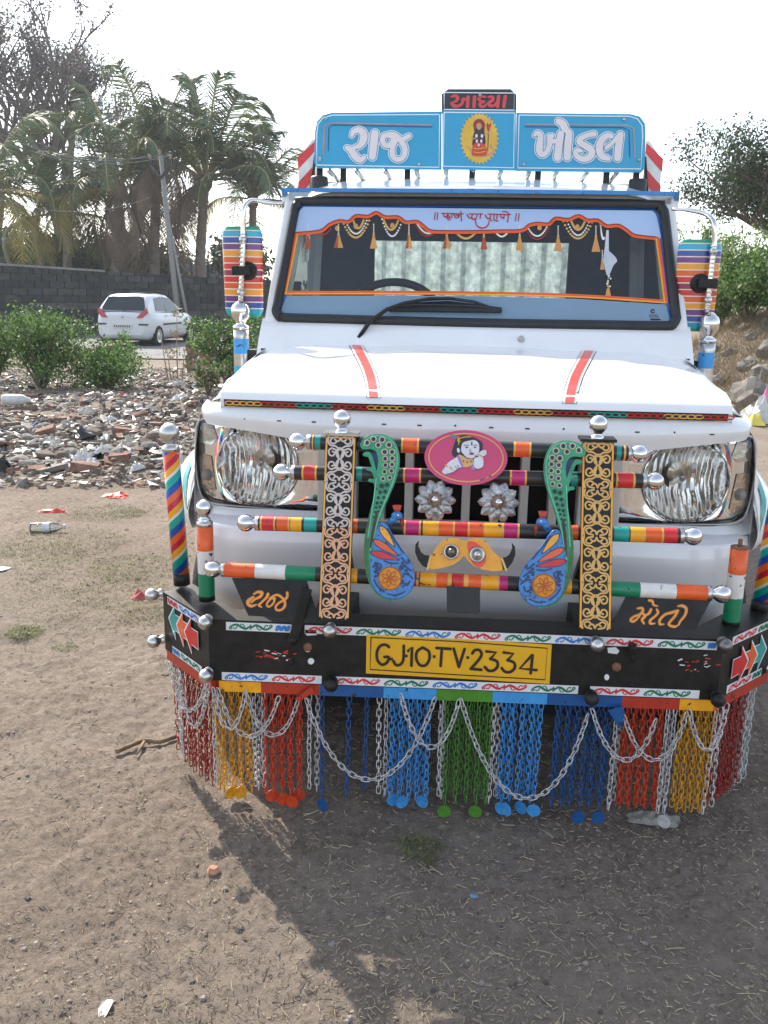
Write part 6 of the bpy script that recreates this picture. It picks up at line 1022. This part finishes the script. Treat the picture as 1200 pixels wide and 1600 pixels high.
# number plate
np_ = empty('number_plate'); np_.parent = T; q = [(573, 991), (716, 998), (862, 1007), (858.5, 1068), (700, 1058.5), (572, 1051.5)]; mb = MB(); mb.plate([FB(*p_)+Vector((0, -.003, 0)) for p_ in q[::-1]], (0, .0028, 0)); obj('plate', mb, M('plate_yellow', S(228, 172, 30), .4, var=.1, scale=12), np_)
q = [(580, 995), (716, 1001.5), (855, 1012), (851.5, 1061), (700, 1052.5), (578.5, 1045)]; mb = MB(); stroke(mb, q+[q[0]], 1.7, lambda u, v: FB(u, v)+Vector((0, -.003, 0)), 0, .001, smooth=False)
TXT = [[(608, 1010), (603, 1006.5), (595, 1008), (589.5, 1017), (590, 1030), (597, 1037.5), (605, 1034), (608, 1026), (601, 1025.5)], [(631, 1008), (630.5, 1029), (626, 1037), (619, 1038), (615, 1032)], [(638, 1016), (644, 1010), (643, 1039)], [(660, 1011), (652, 1017), (650.5, 1028), (656, 1038), (665, 1038.5), (671, 1029), (670, 1017), (661, 1011)], [(682, 1011.5), (704, 1013)], [(690.5, 1013), (688.5, 1039.5)], [(709, 1012.5), (717, 1041)], [(717, 1041), (726, 1013)], [(738, 1020), (742, 1015), (749, 1015), (752.5, 1021), (748, 1030), (735.5, 1044)], [(735.5, 1044), (752, 1045.5)], [(760, 1017), (775, 1018.5), (766, 1028.5)], [(766, 1028.5), (776, 1032), (777.5, 1040), (771, 1046.5), (763, 1046.5), (757.5, 1041)], [(787, 1018.5), (802, 1020.5), (793, 1030.5)], [(793, 1030.5), (803, 1034.5), (804, 1043), (797, 1049), (789, 1048.5), (784, 1043)], [(831, 1023), (812, 1043.5), (838, 1046)], [(832, 1023), (829, 1051)]]
for q in TXT: stroke(mb, q, 4.6, lambda u, v: FB(u, v)+Vector((0, -.003, 0)), 0, .001, k=4, smooth=len(q) > 3)
for c_ in ((612, 1029), (635, 1024), (678.5, 1025), (731, 1026.5)): fill(mb, [(c_[0]-2.2, c_[1]-2.2), (c_[0]+2.2, c_[1]-2.2), (c_[0]+2.2, c_[1]+2.2), (c_[0]-2.2, c_[1]+2.2)], lambda u, v: FB(u, v)+Vector((0, -.003, 0)), 0, .0012)
obj('plate_lettering', mb, M('plate_ink', (.03, .014, .01), .5), np_)
# bolts, knobs, scratches
for (u, v, m_) in ((326, 966, dull), (327, 1048, dull), (518, 979, dull), (930, 1000, dull), (1127, 1001, M('tarnished', (.2, .19, .18), .3, .9)), (1117, 1085, blk), (520, 1062, blk), (922, 1083, blk)): c_ = FB(u, v); knob(c_+Vector((0, -.032, 0)), (0, -1, 0), bp, m_, .82, 'bumper_ball')
for (u, v, sg) in ((240, 928, -1), (248, 1001, -1)):
    c_ = wingpt(sg, wing(sg)[3]-.012, at(u, v, .18).z); knob(c_+wingn(sg)*.03+Vector((sg*.01, 0, 0)), wingn(sg), bp, dull, .82, 'bumper_ball'); c2 = wingpt(1, wing(1)[3]-.012, c_.z+.01); knob(c2+wingn(1)*.03, wingn(1), bp, dull, .82, 'bumper_ball')
for u, v in ((481, 1010), (963, 1041)): mb = MB().lathe([(.0125, 0), (.0125, .007), (.011, .009), (.001, .0095)], 6, c=FB(u, v), axis=(0, -1, 0)); obj('rusty_bolt', mb, M('rust', (.2, .09, .05), .8, var=.4), bp)
for u, v in ((456, 1035), (985, 1070)): mb = MB().lathe([(.007, 0), (.006, .005), (.001, .006)], 10, c=FB(u, v), axis=(0, -1, 0)); obj('black_bolt', mb, blk, bp)
mb = MB(); fill(mb, [(477, 984), (494, 984), (495, 992), (480, 993), (477, 990)], FB, 0, .0008); fill(mb, circ((486, 1033), 5, 12), FB, 0, .0008); fill(mb, circ((481, 1016), 4, 10, 3), FB, 0, .0006); fill(mb, [(949, 1012), (962, 1011), (968, 1017), (964, 1022), (950, 1020)], FB, 0, .0008); fill(mb, circ((948, 1058), 4, 8, 5), FB, 0, .0008); rg = random.Random(3)
for i in range(46):
    left = i < 26; cx_, cy_2 = (428, 1024) if left else (1085, 1035); u = cx_+rg.gauss(0, 15 if left else 14); v = cy_2+rg.gauss(0, 4 if left else 8); a = rg.uniform(-.5, .3); l = rg.uniform(1.5, 7); stroke(mb, [(u, v), (u+l*math.cos(a), v+l*math.sin(a))], rg.uniform(.7, 2.4), FB, rg.choice((0, 1, 1)), .0007, k=1)
obj('paint_scrapes', mb, [tw, M('scrape_red', S(200, 50, 40), .6)], bp)['kind'] = 'stuff'
mb = MB(); mb.beam(at(480, 920, -.012), at(459, 998, -.012), .026, .012, up=Vector((0, 1, 0))); mb.lathe([(.013, 0), (.013, .012), (.001, .014)], 12, c=at(457, 1000, -.003), axis=(0, -1, 0)); obj('latch_bracket', mb, blk, bp, bevel=.002)
mb = MB().tube([at(988, 1010, -.005), at(988, 1018, -.03)], [.012, .008], 10); mb.lathe([(.006, 0), (.006, .015), (.001, .016)], 8, c=at(989, 1024, -.02), axis=(0, -.3, -1)); obj('hook', mb, blk, bp)
# upright posts standing on the bumper
def stripe_mat():
    m = bpy.data.materials.new('spiral_stripes'); m.use_nodes = True; t = m.node_tree; N = t.nodes; L = t.links; b = N['Principled BSDF']; b.inputs['Roughness'].default_value = .3; tc = N.new('ShaderNodeTexCoord'); sx = N.new('ShaderNodeSeparateXYZ'); L.new(tc.outputs['Object'], sx.inputs[0])
    a = N.new('ShaderNodeMath'); a.operation = 'ARCTAN2'; L.new(sx.outputs[0], a.inputs[0]); L.new(sx.outputs[1], a.inputs[1]); a2 = N.new('ShaderNodeMath'); a2.operation = 'MULTIPLY'; a2.inputs[1].default_value = 1/(2*PI); L.new(a.outputs[0], a2.inputs[0]); z = N.new('ShaderNodeMath'); z.operation = 'MULTIPLY'; z.inputs[1].default_value = 1/.118; L.new(sx.outputs[2], z.inputs[0])
    ad = N.new('ShaderNodeMath'); ad.operation = 'ADD'; L.new(a2.outputs[0], ad.inputs[0]); L.new(z.outputs[0], ad.inputs[1]); fr = N.new('ShaderNodeMath'); fr.operation = 'FRACT'; L.new(ad.outputs[0], fr.inputs[0])
    r = N.new('ShaderNodeValToRGB'); r.color_ramp.interpolation = 'CONSTANT'; e = r.color_ramp.elements; st_ = [(0, S(18, 160, 145)), (.2, S(225, 215, 205)), (.28, S(235, 165, 30)), (.45, S(190, 30, 60)), (.62, S(225, 95, 35)), (.8, S(25, 75, 155))]
    e[0].color = st_[0][1]+(1,); e[1].position = st_[1][0]; e[1].color = st_[1][1]+(1,)
    for p_, c_ in st_[2:]: x = e.new(p_); x.color = c_+(1,)
    L.new(fr.outputs[0], r.inputs[0])
    n2 = N.new('ShaderNodeTexNoise'); n2.inputs['Scale'].default_value = 28; n2.inputs['Detail'].default_value = 6; L.new(tc.outputs['Object'], n2.inputs[0]); mr = N.new('ShaderNodeMapRange'); mr.inputs[1].default_value = .67; mr.inputs[2].default_value = .69; L.new(n2.outputs['Fac'], mr.inputs[0]); mx = N.new('ShaderNodeMix'); mx.data_type = 'RGBA'; L.new(mr.outputs[0], mx.inputs[0]); L.new(r.outputs[0], mx.inputs[6]); mx.inputs[7].default_value = (.02, .02, .02, 1); L.new(mx.outputs[2], b.inputs['Base Color']); return m
spm = stripe_mat()
for sg in (-1, 1):
    ps = empty('striped_post', (sg*.812, .235, .575)); ps.parent = T; H_ = .40; tilt = -sg*-.05 if sg < 0 else -.05
    ps.rotation_euler = (0, -.045 if sg < 0 else .045, 0)
    mb = MB().tube([(0, 0, .035), (0, 0, H_)], .0235, 20, caps=True); obj('tube', mb, spm, ps); mb = MB().tube([(0, 0, 0), (0, 0, .034)], .0237, 16); obj('foot', mb, blk, ps); mb = MB().lathe([(.0235, 0), (.0255, .004), (.0255, .012), (.02, .016), (.001, .017)], 18, c=(0, 0, H_-.008)); obj('collar', mb, dull, ps); mb = MB().lathe([(r_*1.22, h_*1.22) for r_, h_ in BALLP], 20, c=(0, 0, H_+.042)); obj('ball_knob', mb, dull, ps)
    tp = empty('tricolour_post', (sg*.705, .12, .573)); tp.parent = T; mb = MB().tube([(0, 0, 0), (0, 0, .015), (0, 0, .08), (0, 0, .145), (0, 0, .212)], .0225, 18, [0, 1, 2, 3]); obj('tube', mb, [blk, P_gr, P_wh, P_or], tp)
    if sg < 0: mb = MB().lathe([(.021, 0), (.0225, .004), (.0225, .012), (.016, .018), (.001, .018)], 18, c=(0, 0, .211)); obj('collar', mb, dull, tp); mb = MB().lathe(BALLP, 20, c=(0, 0, .262)); obj('ball_knob', mb, chrome, tp)
    else: mb = MB().lathe([(.0226, 0), (.0226, .004), (.001, .004)], 16, c=(0, 0, .2125)); mb.tube([(0, 0, .214), (0, 0, .236)], .006, 8); obj('broken_stud', mb, M('rust', (.2, .09, .05), .8), tp)
mb = MB().box(-.835, -.815, .26, .27, .57, .80); obj('side_stay', mb, blk, T)
# painted strip carrying the chains
segs = [(-.645, -.53, P_ye), (-.53, -.372, P_rr), (-.372, -.2, P_db), (-.2, -.06, P_lb), (-.06, .087, P_gn), (.087, .228, P_lb), (.228, .42, P_db), (.42, .565, P_rr), (.565, .655, P_ye)]
fr_ = T
for x0, x1, m_ in segs: mb = MB(); y = .004; mb.add([(x, yy, z) for yy in (y, y+.03) for x, z in ((x0, bz(x0)-.033), (x1, bz(x1)-.033), (x1, bz(x1)-.001), (x0, bz(x0)-.001))], [(0, 1, 2, 3), (7, 6, 5, 4), (0, 4, 5, 1), (0, 3, 7, 4), (1, 5, 6, 2)]); obj('strip_segment', mb, m_, fr_)
for sg in (-1, 1):
    l = wing(sg)[3]; mb = MB(); a = [wingpt(sg, s_, z)-wingn(sg)*.004 for s_, z in ((.0, bz(sg*.65)-.033), (l, bz(sg*.85)-.033), (l, bz(sg*.85)-.001), (.0, bz(sg*.65)-.001))]; mb.plate(a if sg > 0 else a[::-1], -wingn(sg)*.025); obj('strip_segment', mb, P_rr, fr_)
# chains: links of bent wire
def link_at(mb, c, d_, side, L_=.0255, w_=.0125, r=.00165):
    n_ = 10; P_ = []; h = L_/2-w_/2
    for i in range(n_):
        a = 2*PI*i/n_; P_.append(c+d_*(h*(1 if math.sin(a) > 1e-6 else -1 if math.sin(a) < -1e-6 else 0)+math.sin(a)*w_/2)+side*math.cos(a)*w_/2)
    mb.tube(P_, r, 5, closed=True)
def chain_mesh(length, seed, sway=.004):
    rg = random.Random(seed); mb = MB(); pitch = .0188; z = -.010; i = 0; tw_ = rg.uniform(-.5, .5); sx = rg.uniform(-sway, sway)
    while -z < length-.01:
        t = -z/length; a = tw_+(PI/2 if i % 2 else 0)+rg.uniform(-.3, .3); link_at(mb, Vector((sx*t+rg.uniform(-.0008, .0008), rg.uniform(-.001, .001), z)), Vector((rg.uniform(-.06, .06), 0, -1)).normalized(), Vector((math.cos(a), math.sin(a), 0))); z -= pitch; i += 1
    return mb
def cm(mb, mat): me = bpy.data.meshes.new('chain'); me.from_pydata(mb.v, [], mb.f); me.materials.append(mat); me.polygons.foreach_set('use_smooth', [True]*len(mb.f)); me.update(); return me
CW = M('chain_white', (.58, .57, .56), .42, .25, var=.35, scale=60, chip=((.16, .12, .1), .62, 70)); cch = ((.07, .045, .035), .66, 60)
CC = {'w': CW, 'r': M('chain_red', S(150, 32, 22), .45, var=.3, scale=60, chip=cch), 'y': M('chain_yellow', S(205, 145, 25), .45, var=.3, scale=60, chip=cch), 'o': M('chain_orange', S(195, 62, 28), .45, var=.3, scale=60, chip=cch), 'd': M('chain_deep', S(20, 78, 135), .45, var=.3, scale=60, chip=cch), 'l': M('chain_sky', S(62, 142, 205), .45, var=.25, scale=60, chip=cch), 'g': M('chain_green', S(72, 125, 40), .45, var=.3, scale=60, chip=cch)}
CM = {(c_, v): cm(chain_mesh(L_, 10*v+ord(c_)), m_) for c_, m_ in CC.items() for v, L_ in enumerate((.312, .300, .285, .306))}
disc_me = {}
def disc_for(c_):
    if c_ not in disc_me:
        mb = MB().lathe([(.001, -.001), (.0185, -.001), (.0185, .001), (.001, .001)], 18, axis=(0, 1, 0), smooth=False); mb.tube([(0, 0, .014), (0, 0, .024)], .0012, 5); me = bpy.data.meshes.new('tag_disc'); me.from_pydata(mb.v, [], mb.f); me.materials.append(CC[c_]); me.update(); disc_me[c_] = me
    return disc_me[c_]
DISC = {('y', 5), ('y', 3), ('o', 1), ('o', 4), ('o', 6), ('o', 7), ('d', 0), ('l', 1), ('l', 3), ('l', 7), ('g', 0), ('g', 6), ('L', 1), ('L', 2), ('M', 4), ('M', 1), ('D', 6), ('D', 10), ('W', 2)}
def strand(c_, pos, i, tagkey=None):
    o = bpy.data.objects.new('chain', CM[(c_, i % 4)]); COL.objects.link(o); o.parent = fr_; o.location = pos; o.rotation_euler = (rnd(-.02, .02), rnd(-.012, .012), rnd(-.15, .15))
    if tagkey in DISC: q = bpy.data.objects.new('tag_disc', disc_for(c_)); COL.objects.link(q); q.parent = o; q.location = (0, 0, -(.312, .300, .285, .306)[i % 4]-.018); q.rotation_euler = (0, 0, rnd(-.7, .7))
GRP = [('y', 'y', 337, 388, 9), ('w', '', 396, 410, 3), ('o', 'o', 416, 470, 9), ('w', '', 484, 496, 2), ('d', 'd', 503, 503.5, 1), ('d', '', 545, 573, 2), ('w', '', 593, 603, 2), ('l', 'l', 612, 672, 9), ('w', '', 689, 695, 2), ('g', 'g', 700, 766, 9), ('w', '', 773, 779, 2), ('l', 'L', 789, 808, 4), ('l', 'M', 819, 846, 5), ('d', 'D', 872, 956, 12), ('w', '', 966, 972, 2), ('o', '', 978, 1040, 10), ('w', 'W', 1046, 1058, 3), ('y', '', 1066, 1118, 9), ('w', '', 1122, 1130, 2)]
ci = 0
for c_, key, u0, u1, k_ in GRP:
    for j in range(k_):
        u = u0+(u1-u0)*(j/(k_-1) if k_ > 1 else 0)+rnd(-1.2, 1.2); x = at(u, 1092, .018).x; ci += 1; strand(c_, Vector((x, .018+(.012 if j % 2 else -.004), bz(x)-.034)), ci*7+j*3, (key, j))
for sg, spec in ((-1, [('w', .012, .02, 1), ('r', .03, .205, 11), ('w', .215, .245, 3), ('r', .25, .262, 1)]), (1, [('r', .03, .19, 11), ('w', .2, .25, 4)])):
    for c_, s0, s1, k_ in spec:
        for j in range(k_): s_ = s0+(s1-s0)*(j/max(1, k_-1)); p_ = wingpt(sg, s_, bz(sg*.7)-.034)-wingn(sg)*(.016+(.01 if j % 2 else 0)); ci += 1; strand(c_, p_, ci*5+j)
def swag(a, b, low, fn):
    n_ = 60; P_ = []
    for i in range(n_+1): t = i/n_; u = a[0]+(b[0]-a[0])*t; base = a[1]+(b[1]-a[1])*t; sag = low-(a[1]+b[1])/2; x = 2*t-1; s_ = (math.cosh(1.6)-math.cosh(1.6*x))/(math.cosh(1.6)-1); P_.append(fn(u, base+sag*s_))
    Ls = [0]
    for i in range(n_): Ls.append(Ls[-1]+(P_[i+1]-P_[i]).length)
    mb = MB(); s_ = .01; k_ = 0
    while s_ < Ls[-1]-.006:
        i = max(j for j in range(n_) if Ls[j] <= s_); f_ = (s_-Ls[i])/(Ls[i+1]-Ls[i]); c0 = P_[i].lerp(P_[i+1], f_); d_ = (P_[i+1]-P_[i]).normalized(); pv = d_.cross(Vector((0, 1, 0))).normalized(); qv = pv.cross(d_); ang = (.75 if k_ % 2 else -.75)+rnd(-.2, .2); link_at(mb, c0, d_, pv*math.cos(ang)+qv*math.sin(ang)); s_ += .0188; k_ += 1
    obj('swag_chain', mb, CW, fr_)
    for s__ in mb.s: pass
fF = lambda d: (lambda u, v: at(u, v, d)); wgp, wgn = wingpt(-1, 0, 0), wingn(-1); fWL = lambda u, v: on_plane(u, v, wgp+wgn*.014, wgn); wgp2, wgn2 = wingpt(1, 0, 0), wingn(1)
for a, b, low, fn in (((264, 1035), (322, 1068), 1108, fWL), ((281, 1050), (325, 1070), 1134, fWL), ((340, 1076), (436, 1088), 1150, fF(-.012)), ((333, 1075), (384, 1078), 1138, fF(-.02)), ((384, 1080), (467, 1090), 1148, fF(-.004)), ((478, 1092), (682, 1084), 1218, fF(-.012)), ((626, 1084), (718, 1092), 1167, fF(-.022)), ((720, 1092), (921, 1108), 1247, fF(-.012)), ((925, 1108), (1027, 1116), 1187, fF(-.02)), ((975, 1118), (1074, 1110), 1187, fF(-.01)), ((1077, 1110), (1136, 1100), 1171, fF(-.018))): swag(a, b, low, fn)
mb = MB(); mb.plate([at(*p_, -.012) for p_ in ((950, 1110), (972, 1104), (976, 1112), (972, 1138), (968, 1138))][::-1], (0, .003, 0)); obj('bent_flap', mb, P_db, fr_); mb = MB(); mb.plate([at(*p_, -.014) for p_ in ((460, 1092), (488, 1072), (490, 1082), (466, 1096))], (0, .003, 0)); obj('bent_flap', mb, P_rr, fr_)
# ------------------------------------------------------------------ hot dusty air
hz = MB().box(-300, 300, -60, 420, -2.5, 26); ho = obj('haze', hz, [], kind='stuff', label='thin pale dusty haze in the air')
hm = bpy.data.materials.new('haze'); hm.use_nodes = True; N = hm.node_tree.nodes; N.remove(N['Principled BSDF']); pv = N.new('ShaderNodeVolumePrincipled'); pv.inputs['Color'].default_value = (.9, .94, 1, 1); pv.inputs['Density'].default_value = .0007; pv.inputs['Anisotropy'].default_value = .3
hm.node_tree.links.new(pv.outputs[0], N['Material Output'].inputs['Volume']); ho.data.materials.append(hm)
